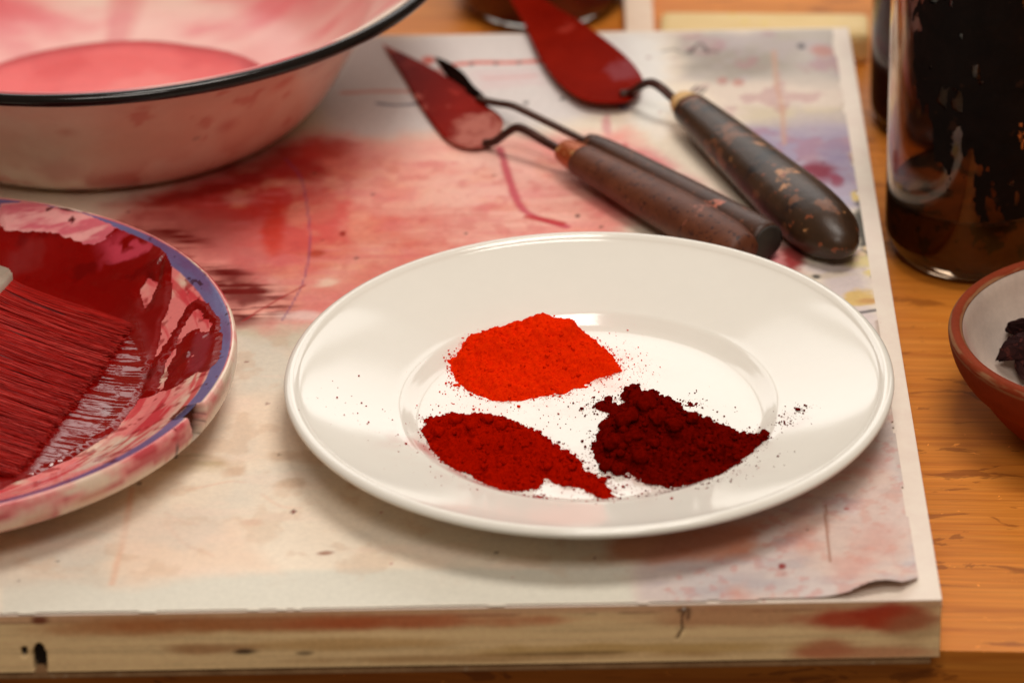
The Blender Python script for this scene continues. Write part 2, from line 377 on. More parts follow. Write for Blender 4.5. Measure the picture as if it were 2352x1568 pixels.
# ------------------------------------------------------------------ paint-stained paper on the board
def build_paper():
    x0, x1, y0, y1, st = -0.30, XR - 0.0062, YF - 0.0006, YB - 0.002, 0.00095
    nx = int((x1 - x0) / st); ny = int((y1 - y0) / st)
    bx, by = np.meshgrid(np.linspace(x0, x1, nx), np.linspace(y0, y1, ny))
    WX = bx * BEX[0] + by * BEY[0]; WY = bx * BEX[1] + by * BEY[1]
    # ragged domain warp for every stain edge
    wx = WX + 0.010 * (fbm(WX, WY, 0.03, 5, 5) - .5) + 0.007 * (fbm(WX, WY, 0.02, 4, 8, 0.005) - .5)
    wx = wx + 0.012 * (fbm(WX, WY, 0.05, 4, 15) - .5); wy = WY + 0.018 * (fbm(WX, WY, 0.03, 5, 6) - .5)
    C = np.ones(bx.shape + (3,)) * S(238, 222, 202)
    tone = fbm(WX, WY, 0.06, 5, 31); C *= (0.90 + 0.20 * tone)[..., None]
    hor = .4 * fbm(WX, WY, 0.09, 4, 33, 0.008) + .6 * fbm(WX, WY, 0.025, 5, 35)                    # sideways brush drag
    fine = fbm(WX, WY, 0.008, 4, 37)
    def put(mask, rgb):
        m = np.clip(mask, 0, 1)[..., None]; C[:] = C * (1 - m) + rgb * m
    W = lambda pts: [px(x, y, 0) for x, y in pts]
    def poly(pts, rgb, a=1.0, soft=0.008, rag=0.0, warp=1):
        s = sd_poly(wx if warp else WX, wy if warp else WY, W(pts)); n = (hor - .5) * rag + (fine - .5) * rag * .5
        put(a * sstep(-soft, soft, s + n), rgb)
    def ell(x, y, rx, ry, rgb, a=1.0, soft=.5, rag=.4):
        c = px(x, y); k_ = min(1, rx / 40); d = np.hypot((WX + k_ * (wx - WX) - c[0]) / (rx * 1.8e-4 * 1.18), (WY + k_ * (wy - WY) - c[1]) / (ry * 3.6e-4 * 1.18))
        put(a * (1 - sstep(1 - soft, 1 + soft, d + rag * (hor - .5) + rag * (fine - .5))), rgb)
    lx = WX + .08 * (wx - WX); ly = WY + .3 * (wy - WY)
    def line(pts, w, rgb, a=1.0, soft=.6, warp=1):
        d = d_line(lx if warp else WX, ly if warp else WY, W(smooth_profile_nd(np.array(pts, float), 4))) / (w * 2e-4)
        put(a * (1 - sstep(1 - soft, 1 + soft, d + .5 * (fine - .5))), rgb)
    # pale grounds
    poly([(0, 1335), (700, 1312), (1450, 1302), (1462, 1386), (0, 1414)], S(216, 213, 200), .8, .003, .0, 0)
    poly([(-60, 1190), (300, 1120), (262, 1345), (-60, 1350)], S(212, 200, 184), .7, .006)
    poly([(545, 735), (720, 730), (690, 1010), (545, 905)], S(212, 205, 190), .8, .006)
    poly([(545, 905), (690, 905), (700, 1060), (560, 1080), (400, 1040)], S(232, 208, 184), .6, .008)
    ell(580, 752, 42, 16, S(196, 196, 170), .7); ell(668, 768, 50, 26, S(200, 198, 172), .7)
    ell(455, 1062, 32, 10, S(182, 156, 116), .8); ell(400, 1075, 60, 14, S(200, 176, 140), .5)
    poly([(300, 1160), (560, 1210), (640, 1310), (270, 1345)], S(238, 208, 184), .7, .008)
    line([(303, 1125), (285, 1240), (258, 1342)], 6, S(228, 176, 146), .55, .9)
    for q in ([(380, 1180), (420, 1200), (455, 1208)], [(390, 1215), (430, 1255), (470, 1270), (490, 1280)], [(600, 1140), (640, 1165), (690, 1170)], [(430, 1130), (520, 1110), (560, 1112)]):
        line(q, 4, S(226, 176, 148), .32, 1.0)
    front = sstep(-.01, .01, sd_poly(WX, WY, W([(-80, 1330), (-80, 900), (700, 740), (700, 1000), (1450, 1250), (1450, 1330)])))
    put(.35 * front * sstep(.46, .68, fbm(WX, WY, .05, 5, 201)), S(226, 186, 156)); put(.35 * front * sstep(.5, .7, fbm(WX, WY, .04, 5, 211)), S(206, 202, 192)); put(.3 * front * sstep(.56, .7, fbm(WX, WY, .012, 5, 221)), S(206, 168, 136)); put(.3 * front * sstep(.52, .7, fbm(WX, WY, .03, 4, 231, .008)), S(240, 214, 196))
    for x, y, rx, ry, c_ in ((665, 1120, 26, 8, S(196, 158, 122)), (820, 1112, 22, 8, S(196, 158, 122)), (640, 1055, 34, 10, S(200, 164, 130)), (720, 1060, 40, 14, S(206, 176, 146)), (520, 1090, 20, 8, S(206, 170, 140)), (575, 1205, 18, 6, S(220, 180, 156))): ell(x, y, rx, ry, c_, .5, .5, .8)
    # greys and lilacs at the back
    poly([(820, 80), (1480, 80), (1470, 240), (1220, 300), (780, 330), (700, 200)], S(220, 212, 210), .95, .01)
    poly([(1100, 165), (1240, 165), (1250, 205), (1120, 210)], S(222, 200, 200), .8, .006)
    poly([(1520, 90), (1960, 55), (1970, 205), (1720, 215), (1560, 185)], S(188, 178, 170), .95, .008)
    ell(1690, 145, 120, 40, S(158, 147, 136), .8); ell(1790, 110, 60, 30, S(170, 160, 140), .5)
    poly([(1610, 200), (1965, 185), (1975, 265), (1650, 285)], S(224, 206, 192), .95, .008)
    poly([(1690, 255), (1975, 245), (1980, 300), (1740, 312)], S(206, 190, 164), .8, .006)
    poly([(1660, 302), (1985, 290), (1998, 470), (1950, 480), (1900, 500), (1800, 420)], S(160, 146, 172), .95, .010, .008)
    put(.5 * sstep(.5, .68, fbm(WX, WY, .025, 5, 241)) * sstep(-.01, .01, sd_poly(wx, wy, W([(1500, 90), (1960, 60), (1995, 480), (1900, 500), (1600, 280)]))), S(190, 176, 182)); put(.4 * sstep(.55, .68, fbm(WX, WY, .012, 5, 251)) * sstep(-.01, .01, sd_poly(wx, wy, W([(1500, 90), (1960, 60), (2030, 700), (1900, 620), (1600, 280)]))), S(176, 110, 124))
    ell(1930, 450, 60, 30, S(190, 182, 202), .7); ell(1885, 395, 36, 22, S(134, 34, 56), .9); ell(1920, 350, 30, 26, S(146, 130, 160), .6)
    ell(1920, 415, 14, 16, S(150, 56, 80), .8); ell(1850, 470, 40, 22, S(176, 90, 110), .5)
    line([(1778, 120), (1783, 200), (1797, 260), (1802, 335)], 6, S(204, 154, 128), .6, .9)
    # pinks and reds
    poly([(250, 520), (420, 400), (700, 320), (1000, 330), (1450, 300), (1560, 420), (1400, 560), (900, 660), (720, 735), (545, 738), (480, 720)], S(238, 150, 140), .95, .012, .012)
    poly([(900, 330), (1180, 330), (1320, 420), (1240, 520), (1000, 560), (860, 450)], S(244, 198, 184), .8, .022, .01)
    poly([(840, 395), (1060, 360), (1060, 470), (900, 500)], S(246, 200, 180), .6, .02, .01)
    poly([(250, 480), (480, 400), (640, 350), (745, 315), (800, 345), (838, 395), (805, 440), (740, 455), (690, 520), (560, 530), (420, 500)], S(196, 40, 26), .92, .012, .016)
    poly([(300, 470), (520, 400), (650, 362), (640, 420), (480, 470), (360, 490)], S(120, 10, 6), .8, .014, .012)
    poly([(320, 500), (520, 470), (640, 520), (600, 600), (480, 590), (380, 540)], S(176, 78, 74), .75, .012, .02)
    poly([(540, 480), (780, 420), (900, 470), (900, 580), (800, 640), (620, 650)], S(206, 52, 46), .8, .028, .02)
    poly([(760, 420), (960, 430), (1000, 520), (860, 560)], S(228, 120, 108), .6, .03, .01)
    ell(905, 640, 70, 30, S(226, 132, 128), .6, .8); ell(1000, 580, 90, 30, S(236, 150, 140), .5, .8); ell(1150, 450, 100, 36, S(240, 176, 164), .5, .9)
    poly([(460, 560), (600, 530), (700, 640), (640, 700), (520, 640)], S(204, 112, 108), .75, .012, .03)
    poly([(640, 640), (900, 560), (1000, 600), (900, 650), (720, 730), (650, 735)], S(214, 112, 108), .6, .014, .03)
    poly([(720, 590), (880, 520), (980, 560), (860, 640), (760, 650)], S(232, 160, 128), .7, .014, .02)
    pk = sstep(-.01, .03, sd_poly(wx, wy, W([(400, 420), (760, 340), (1450, 310), (1540, 420), (1380, 560), (900, 650), (700, 735), (520, 738)])))
    put(.42 * pk * sstep(.44, .70, fbm(WX, WY, .035, 6, 141)), S(222, 104, 98)); put(.42 * pk * sstep(.46, .72, fbm(WX, WY, .030, 6, 151)), S(246, 204, 184))
    put(.35 * pk * sstep(.5, .72, fbm(WX, WY, .014, 5, 161)), S(240, 170, 140)); put(.3 * pk * sstep(.54, .72, fbm(WX, WY, .007, 4, 171)), S(204, 84, 84)); put(.35 * pk * sstep(.55, .72, fbm(WX, WY, .02, 5, 181, .007)), S(226, 128, 130))
    ell(640, 530, 26, 50, S(206, 50, 28), .75); ell(735, 585, 16, 8, S(176, 60, 40), .8); ell(745, 490, 26, 22, S(214, 120, 104), .5)
    ell(700, 395, 60, 30, S(150, 14, 10), .7); ell(780, 350, 46, 20, S(176, 40, 24), .6)
    ell(710, 720, 60, 12, S(240, 214, 206), .7); ell(760, 648, 26, 10, S(240, 206, 184), .8)
    dry = sstep(.44, .54, fbm(WX, WY, 0.05, 5, 51, 0.0045) + .12 * (fine - .5))
    def drypoly(pts, rgb, a=1.0, soft=.008):
        s = sd_poly(wx, wy, W(pts)); put(a * sstep(-soft, soft, s + .012 * (hor - .5)) * dry, rgb)
    drypoly([(470, 600), (560, 618), (640, 668), (665, 692), (640, 722), (545, 738), (480, 700)], S(96, 8, 6), 1.0)
    poly([(490, 622), (545, 625), (600, 655), (610, 690), (560, 715), (510, 690)], S(104, 10, 7), .85, .006, .016)
    drypoly([(320, 520), (400, 520), (470, 555), (480, 590), (400, 570)], S(128, 14, 8), .95)
    drypoly([(600, 500), (1300, 400), (1350, 520), (900, 640), (600, 660)], S(206, 84, 76), .22, .03)
    ell(790, 540, 6, 5, S(150, 30, 20), .9)
    line([(655, 368), (690, 410), (706, 480), (712, 560), (700, 640), (672, 700), (648, 738)], 2.2, S(110, 66, 120), .5, .9, 0)
    line([(560, 735), (640, 690), (700, 655)], 3, S(170, 40, 44), .7)
    line([(1148, 345), (1165, 400), (1188, 465), (1225, 500), (1300, 525)], 9, S(196, 62, 84), .85)
    line([(1210, 500), (1290, 518)], 10, S(190, 26, 34), .8)
    poly([(1400, 330), (1520, 360), (1760, 540), (1820, 620), (1700, 600), (1540, 470)], S(206, 84, 104), .85, .010)
    poly([(1480, 400), (1600, 430), (1700, 520), (1640, 520)], S(178, 36, 60), .6, .010)
    ell(1810, 590, 24, 30, S(150, 16, 22), .9); ell(1400, 345, 60, 26, S(236, 176, 168), .7)
    ell(1395, 290, 10, 26, S(216, 140, 146), .7); ell(1440, 345, 8, 14, S(196, 56, 70), .6)
    # coloured bars and dark writing-like strokes
    line([(1035, 150), (1100, 146), (1160, 148), (1260, 146)], 9, S(216, 92, 74), .9); ell(985, 140, 14, 10, S(214, 84, 62), .9); ell(1010, 170, 16, 14, S(206, 100, 84), .7)
    line([(790, 216), (900, 214), (1010, 216)], 9, S(214, 152, 136), .8); line([(1110, 185), (1230, 180)], 5, S(222, 160, 156), .6)
    line([(870, 240), (910, 244), (965, 240)], 6, S(86, 80, 104), .8); ell(1050, 243, 16, 4, S(70, 60, 60), .8); ell(1085, 214, 26, 4, S(90, 70, 70), .5)
    for x, y in ((1082, 150), (1140, 149), (1195, 148), (1210, 240), (1292, 232)): ell(x, y, 6, 4, S(50, 44, 44), .8)
    ell(1440, 252, 18, 10, S(96, 104, 160), .9); ell(1415, 245, 20, 6, S(150, 150, 190), .6)
    ell(1490, 250, 42, 42, S(240, 237, 230), .95); poly([(1440, 85), (1508, 85), (1530, 240), (1470, 240)], S(234, 230, 226), .85, .006)
    ell(1520, 300, 22, 26, S(236, 226, 214), .8)
    for q in ([(1520, 122), (1545, 118), (1560, 122)], [(1585, 128), (1600, 108), (1612, 106), (1625, 126)], [(1612, 118), (1650, 124)], [(1575, 126), (1592, 116)],
              [(1578, 222), (1600, 202)], [(1592, 222), (1612, 204)], [(1608, 220), (1622, 206)], [(1555, 240), (1590, 226)]):
        line(q, 3.2, S(52, 48, 50), .8, .8)
    ell(1842, 112, 9, 7, S(86, 84, 90), .9); ell(1900, 125, 30, 12, S(196, 120, 106), .6); ell(1690, 195, 12, 8, S(190, 110, 100), .6)
    ell(1960, 240, 12, 28, S(176, 84, 70), .6); ell(1655, 190, 10, 8, S(186, 100, 96), .5)
    # crusts by the right border
    ell(1968, 455, 12, 14, S(226, 196, 120), .9, .3); ell(1962, 370, 8, 16, S(206, 164, 110), .7); ell(1966, 330, 8, 18, S(214, 160, 140), .6)
    poly([(1960, 500), (1990, 460), (2012, 560), (2000, 600), (1950, 600), (1945, 570)], S(44, 44, 42), .9, .003, .012)
    ell(1985, 608, 40, 12, S(226, 206, 140), .8, .4, .9); ell(2000, 632, 16, 8, S(232, 206, 110), .8, .3)
    for x, y in ((1988, 575), (1975, 588), (2005, 598), (1962, 600)): ell(x, y, 10, 5, S(226, 196, 160), .9, .3)
    poly([(1830, 605), (1980, 620), (2030, 760), (2050, 900), (2010, 860), (1900, 660)], S(214, 198, 198), .9, .005)
    ell(1900, 632, 60, 7, S(208, 190, 170), .8); ell(1985, 683, 34, 14, S(218, 182, 112), .95, .25, .6); ell(2000, 690, 22, 6, S(196, 140, 90), .7)
    line([(1960, 722), (2000, 716), (2030, 712)], 6, S(70, 70, 74), .8); ell(1872, 638, 9, 5, S(60, 58, 60), .9); ell(1903, 690, 8, 4, S(60, 58, 60), .9); ell(2015, 640, 12, 7, S(46, 46, 44), .9)
    line([(2018, 740), (2030, 800), (2042, 860), (2056, 960)], 7, S(150, 116, 96), .6); ell(2036, 812, 8, 14, S(50, 46, 50), .8); ell(2040, 900, 10, 24, S(196, 160, 120), .7)
    ell(2056, 935, 10, 12, S(90, 66, 60), .8, .3, .9); line([(2062, 900), (2060, 960), (2080, 1080)], 5, S(170, 130, 110), .6)
    # wrinkled lilac sheet at the front right corner
    poly([(1462, 1386), (1452, 1310), (1560, 1200), (1900, 1050), (2050, 940), (2150, 1330), (2130, 1390)], S(206, 190, 186), .92, .004, 0, 0)
    ell(1690, 1345, 100, 24, S(190, 182, 182), .7); ell(2010, 1180, 70, 50, S(212, 196, 196), .6); ell(2080, 1060, 26, 60, S(196, 180, 172), .7)
    red = sstep(.56, .72, fbm(WX, WY, 0.012, 5, 61)) * sstep(-.01, .03, sd_poly(WX, WY, W([(1500, 1386), (1700, 1180), (2030, 960), (2140, 1330), (2100, 1386)])))
    lil = sstep(-.004, .004, sd_poly(WX, WY, W([(1470, 1386), (1560, 1210), (1900, 1060), (2050, 945), (2150, 1330), (2130, 1390)])))
    put(.3 * red, S(200, 124, 116)); put(.45 * lil * sstep(.56, .66, fbm(WX, WY, .0045, 4, 191)), S(200, 130, 122)); put(.4 * lil * sstep(.5, .66, fbm(WX, WY, .02, 5, 195, .006)), S(178, 164, 168)); put(.4 * lil * sstep(.55, .7, fbm(WX, WY, .03, 4, 197)), S(226, 190, 170)); 
    for x, y, r in ((1990, 1055, 26), (1965, 1085, 18), (2020, 1250, 40), (1700, 1370, 30), (1950, 1300, 30), (1840, 1250, 26)): ell(x, y, r, r * .6, S(204, 126, 112), .4, .9, 1.2)
    line([(1895, 1165), (1898, 1200), (1905, 1262), (1906, 1290)], 3, S(150, 84, 50), .7)
    poly([(1400, 1215), (1760, 1190), (1745, 1265), (1500, 1300), (1420, 1290)], S(200, 128, 92), .75, .006, .006)
    # flecks of dried paint
    r2 = np.random.default_rng(3)
    for k in range(80):
        x = r2.uniform(40, 2050); y = r2.uniform(120, 1370); s = r2.uniform(1.5, 4.5)
        ell(x, y, s * 1.2, s * .8, [S(120, 20, 16), S(90, 60, 44), S(176, 80, 70), S(60, 50, 50)][k % 4], r2.uniform(.35, .9), .4, .3)
    ell(672, 1178, 5, 4, S(110, 16, 12), .9, .3, 0); ell(752, 1270, 14, 3, S(150, 90, 66), .8); ell(1797, 1302, 7, 5, S(140, 20, 20), .9, .3, 0); ell(1325, 500, 5, 4, S(60, 30, 26), .9)
    # relief: buckles, wrinkles and the lifted front right corner
    z = 0.00045 + 0.0006 * fbm(WX, WY, 0.05, 3, 71)
    corner = sstep(-.01, .05, sd_poly(WX, WY, W([(1462, 1400), (1500, 1250), (1900, 1050), (2050, 940), (2200, 1330), (2200, 1400)])))
    z = z + corner * (0.0010 * fbm(WX, WY, 0.018, 4, 73) + 0.0005 * np.abs(fbm(WX, WY, 0.03, 3, 77, 0.012) - .5))
    lift = np.clip(1 - np.hypot((bx - (x1 + .001)) / .045, (by - (y0 + .004)) / .022), 0, 1)
    lq = to_board(px(2015, 1372)); z = z + 0.0022 * lift ** 1.4 + .0046 * np.exp(-((bx - lq[0]) / .013) ** 2 - ((by - lq[1]) / .010) ** 2)
    # torn outline: keep = inside wandering edges
    keep = (by > y0 + 0.0006 + 0.0012 * fbm(bx, by, .02, 4, 81) + .0012 * sstep(.02, .09, bx) ) & (bx < x1 - 0.0018 * fbm(bx, by, .012, 4, 83) - .0007)
    ck = px(1935, 1372); cxb, cyb = to_board(ck); keep &= ~((bx > cxb) & (by < y0 + .0022 + (bx - cxb) * .05 + .004 * sstep(.0, .02, bx - cxb) * (1 - sstep(.02, .035, bx - cxb))))
    keep &= ~((bx + by) > 9); cc = (x1 - bx) + (by - y0) * .93; keep &= cc > 0.0150
    keep &= by < y1 - .001 * fbm(bx, by, .02, 4, 85)
    V = np.stack([WX, WY, z], -1).reshape(-1, 3); F = grid_faces(nx, ny); k = keep.ravel()[F].all(1); F = F[k]
    used = np.unique(F); re = -np.ones(len(V), int); re[used] = np.arange(len(used))
    m = attr_mat('stained_paper', 0.62, 0.07, 420, 0.25, 160, spec=0.15)
    o = obj('paper_sheet', V[used], re[F], m, None, True, C.reshape(-1, 3)[used])
    tag(o, 'big paper sheet with red washes, lilac patches and dark strokes covering the board', 'paper')
build_paper()

# ------------------------------------------------------------------ white plate
plate = thing('dinner_plate', (0, 0, 0.001), 'clean cream white dinner plate carrying three heaps of red powder', 'plate')
FLOOR_Z = 0.0050
prof = [(0.0, FLOOR_Z)] + [(q_ * .004, FLOOR_Z) for q_ in range(1, 16)] + [ (0.0675, FLOOR_Z + .0001), (0.0712, FLOOR_Z + .0009), (0.0752, .0080), (0.0782, .0096), (0.0822, .0107), (0.095, .0145), (0.108, .0186), (0.1180, .0222), (0.1203, .0237), (0.1222, .0246), (0.1241, .0242), (0.1253, .0230), (0.1252, .0217), (0.1242, .0208), (0.1214, .0199), (0.105, .0152), (0.090, .0100), (0.080, .0062), (0.076, .0035), (0.0745, .0014), (0.0725, .0010), (0.0705, .0013), (0.069, .0020), (0.05, .0022), (0.0, .0022)]
V, F = revolve(smooth_profile(prof, 5), (0, 0), 520)
def plate_colour(V):
    X, Y, Z = V.T; C = np.ones((len(V), 3)) * np.array([0.83, 0.785, 0.71]); C *= (.985 + .03 * fbm(X, Y, .04, 3, 5))[:, None]
    R = np.hypot(X, Y); f = fbm(X, Y, .010, 5, 15); g = fbm(X, Y, .0035, 4, 25)
    def put(m, rgb): m = np.clip(m, 0, 1)[:, None]; C[:] = C * (1 - m) + rgb * m
    for x, y, rx, a, c in ((1400, 860, .022, .30, S(240, 120, 90)), (1230, 900, .030, .22, S(240, 130, 100)), (1130, 1050, .032, .30, S(206, 90, 80)), (1290, 1110, .018, .14, S(206, 90, 80)),
                           (1540, 1060, .034, .34, S(170, 80, 76)), (1420, 1090, .016, .34, S(180, 80, 76)), (1810, 995, .010, .35, S(180, 90, 86)), (960, 1040, .016, .35, S(206, 110, 104)), (1500, 1140, .012, .10, S(206, 130, 120))):
        q = px(x, y, FLOOR_Z); d = np.hypot(X - q[0], Y - q[1]) / rx; put(a * np.exp(-d * d * 1.6) * sstep(.35, .75, f + .35 * (g - .5)), c)
    an = np.arctan2(Y, X); well = np.exp(-((R - .0735) / .0022) ** 2) * sstep(-2.95, -2.75, an) * (1 - sstep(-2.3, -2.0, an)); put(.55 * well * sstep(.3, .6, f), S(206, 110, 110))
    return C
pm_ = attr_mat('cream_glaze', 0.11, 0.012, 120, 0.0); pm_.node_tree.nodes['Principled BSDF'].inputs['IOR'].default_value = 1.52
obj('plate_body', V, F, pm_, plate, True, plate_colour(V))
def plate_z(x, y):
    r = np.hypot(x, y); P = np.array(prof[:26]); return np.interp(r, P[:, 0], P[:, 1])

# ------------------------------------------------------------------ pigment heaps
ico = bmesh.new(); bmesh.ops.create_icosphere(ico, subdivisions=1, radius=1.0)
ICO_V = np.array([v.co[:] for v in ico.verts]); ico.verts.index_update(); ICO_F = np.array([[v.index for v in f.verts] for f in ico.faces]); ico.free()
def crumbs(P, R, rg, squash=.75):
    n = len(P); j = 1 + .35 * (rg.random((n, len(ICO_V), 1)) - .5) * 2
    V = ICO_V[None] * j * np.asarray(R)[:, None, None] * np.array([1, 1, squash]); 
    a = rg.random(n) * 6.28; c, s = np.cos(a)[:, None], np.sin(a)[:, None]
    V = np.stack([V[..., 0] * c - V[..., 1] * s, V[..., 0] * s + V[..., 1] * c, V[..., 2]], -1) + np.asarray(P)[:, None, :]
    F = (ICO_F[None] + (np.arange(n) * len(ICO_V))[:, None, None]).reshape(-1, 3)
    return V.reshape(-1, 3), F

ico = bmesh.new(); bmesh.ops.create_icosphere(ico, subdivisions=3, radius=1.0)
BIG_V = np.array([v.co[:] for v in ico.verts]); ico.verts.index_update(); BIG_F = np.array([[v.index for v in f.verts] for f in ico.faces]); ico.free()
def heap(label, mat, outline, peaks, H, slope, lump, seed, extra=(), dust=(), clod=(0, 0), clods=()):
    """outline: photo pixels of the base; peaks: (x, y, height, radius) mounds"""
    W = np.array([px(x, y, FLOOR_Z) for x, y in outline]); st = 0.00042
    lo = W.min(0) - .004; hi = W.max(0) + .004
    X, Y = np.meshgrid(np.arange(lo[0], hi[0], st), np.arange(lo[1], hi[1], st))
    wx = X + .0045 * (fbm(X, Y, .007, 4, seed) - .5); wy = Y + .0045 * (fbm(X, Y, .007, 4, seed + 9) - .5)
    sd = sd_poly(wx, wy, W) + .0016 * (fbm(X, Y, .0026, 3, seed + 3) - .5) + .0012 * (fbm(X, Y, .0011, 2, seed + 5) - .5)
    for (ex, ey, er) in extra:
        c = px(ex, ey, FLOOR_Z); sd = np.maximum(sd, er - np.hypot(wx - c[0], wy - c[1]))
    base = np.minimum(H * (1 - np.exp(-np.clip(sd, 0, 1) * slope / H)), 1)
    z = base * .62
    for (ex, ey, eh, er) in peaks:
        c = px(ex, ey, FLOOR_Z); z = z + eh * np.exp(-((wx - c[0]) ** 2 + ((wy - c[1]) * .9) ** 2) / er ** 2) * sstep(0, .006, sd)
    edge = sstep(0, .0025, sd)
    z = z + lump * edge * (fbm(X, Y, .0085, 3, seed + 20) - .5) * 1.6 + lump * .8 * sstep(.002, .008, sd) * (1 - np.abs(2 * fbm(X, Y, .013, 3, seed + 50) - 1) * 2.4) + lump * edge * (np.abs(fbm(X, Y, .0042, 4, seed + 30) - .5)) * 1.4 + .0009 * edge * (fbm(X, Y, .0015, 3, seed + 40) - .5) * 2
    Z = plate_z(X, Y) + np.maximum(z, 0) - .0002
    keep = sd > 0
    V = np.stack([X, Y, Z], -1).reshape(-1, 3); F = grid_faces(X.shape[1], X.shape[0]); F = F[keep.ravel()[F].all(1)]
    used = np.unique(F); re = -np.ones(len(V), int); re[used] = np.arange(len(used))
    cen = V[used].mean(0)
    t = thing('pigment_heap', (cen[0], cen[1], FLOOR_Z), label, 'pigment', None)
    obj('powder', V[used], re[F], mat, t, True)
    rg = np.random.default_rng(seed)
    # crumbs sitting on the heap and strewn about its foot
    P = []; R = []
    cand = rg.random((30000, 2)) * (hi - lo)[:2] + lo[:2]
    ii = ((cand - lo[:2]) / st).astype(int); ii[:, 0] = np.clip(ii[:, 0], 0, X.shape[1] - 1); ii[:, 1] = np.clip(ii[:, 1], 0, X.shape[0] - 1)
    s = sd[ii[:, 1], ii[:, 0]]; zz = Z[ii[:, 1], ii[:, 0]]
    on = s > .0008; sel = np.where(on)[0][:clod[0]]
    P += [(cand[i, 0], cand[i, 1], zz[i] + .0001) for i in sel]; R += list(rg.gamma(2.0, clod[1] / 2.0, len(sel)).clip(.0002, .0026))
    near = np.where((s < 0) & (s > -.004) & (rg.random(len(s)) < np.exp(s / .0011)))[0][:900]
    rr = rg.gamma(1.2, .00010, len(near)).clip(.00005, .0009)
    P += [(cand[i, 0], cand[i, 1], plate_z(cand[i, 0], cand[i, 1]) + r * .5) for i, r in zip(near, rr)]; R += list(rr)
    for (dx, dy, sx, sy, n, rs) in dust:
        c = px(dx, dy, FLOOR_Z)
        for _ in range(n):
            x = c[0] + rg.normal() * sx; y = c[1] + rg.normal() * sy; r = float(np.clip(rg.gamma(1.3, rs * .62 / 1.3), .00005, .0013))
            P.append((x, y, float(plate_z(x, y)) + r * .5)); R.append(r)
    v, f = crumbs(np.array(P), np.array(R), rg)
    tag(obj('grains', v, f, mat, t, False), kind='stuff')
    for (cx, cy, r0) in clods:                               # lumps that hold together on top of the heap
        q = px(cx, cy, FLOOR_Z + .006); i = int(np.clip((q[0] - lo[0]) / st, 0, X.shape[1] - 1)); j = int(np.clip((q[1] - lo[1]) / st, 0, X.shape[0] - 1))
        zc = Z[j, i] if sd[j, i] > 0 else float(plate_z(q[0], q[1])); d = BIG_V; ph = rg.random(3) * 50
        n_ = fbm(d[:, 0] + ph[0] + d[:, 2] * .7, d[:, 1] + ph[1] - d[:, 2] * .5, .8, 4, seed) - .5; n2 = fbm(d[:, 0] + ph[2], d[:, 1] + d[:, 2], .22, 2, seed + 2) - .5
        Vv = d * (1 + 1.1 * n_ + .35 * n2)[:, None] * r0 * np.array([1, 1, .8]) + np.array([q[0], q[1], zc + r0 * .15])
        obj('clod', Vv, BIG_F, mat, t, True)
    return t

m_verm = powder_mat('vermilion_powder', S(206, 22, 1), S(240, 42, 3), S(250, 54, 4))
m_red = powder_mat('dark_red_powder', S(128, 8, 0), S(166, 15, 0), S(184, 22, 1))
m_mar = powder_mat('maroon_powder', S(72, 3, 0), S(104, 7, 1), S(128, 12, 3))
heap('smooth heap of bright orange-red pigment powder on the white plate', m_verm,
     [(1030, 835), (1038, 868), (1060, 892), (1100, 910), (1150, 926), (1215, 916), (1280, 912), (1330, 890), (1385, 868), (1432, 850), (1420, 826), (1390, 800), (1355, 778), (1310, 768), (1250, 764), (1180, 770), (1110, 786), (1060, 806)],
     [(1275, 802, .0078, .015), (1205, 806, .0056, .017), (1130, 822, .0042, .012), (1350, 818, .0036, .013), (1080, 830, .002, .010)], .0038, .75, .0021, 11,
     extra=[(1044, 884, .0016)], dust=[(1435, 830, .006, .010, 260, .00016), (1400, 880, .009, .012, 380, .00014), (1100, 935, .010, .004, 60, .0003), (1290, 920, .010, .006, 120, .00014), (1060, 900, .006, .005, 40, .0003), (1000, 880, .012, .012, 40, .0001)], clod=(300, .0004))
heap('long tapering heap of deep crimson pigment powder on the white plate', m_red,
     [(972, 965), (967, 990), (985, 1010), (980, 1030), (1010, 1062), (1060, 1090), (1110, 1115), (1150, 1130), (1195, 1130), (1235, 1122), (1248, 1098), (1300, 1118), (1345, 1126), (1385, 1148), (1418, 1142), (1395, 1110), (1345, 1082), (1330, 1055), (1290, 1030), (1255, 1005), (1205, 985), (1160, 968), (1100, 962), (1040, 962)],
     [(1075, 1000, .0036, .016), (1150, 1020, .0032, .014), (1215, 1050, .0024, .010)], .0044, .85, .0023, 23,
     extra=[(1240, 1144, .0015)], dust=[(1010, 960, .010, .008, 60, .0002), (1230, 970, .012, .006, 80, .0002), (1400, 1130, .008, .006, 120, .00022), (1290, 1130, .014, .006, 60, .0002), (820, 985, .012, .012, 40, .00022), (780, 1000, .014, .006, 14, .0003), (960, 1060, .010, .012, 60, .00018), (1500, 1150, .03, .006, 70, .00022), (1050, 1140, .02, .006, 30, .0002)], clod=(520, .0006), clods=[(1010, 985, .0026), (1045, 975, .0030), (1085, 985, .0026), (1120, 980, .0024), (1150, 990, .0026), (1000, 1005, .0022), (1070, 1010, .0024)])
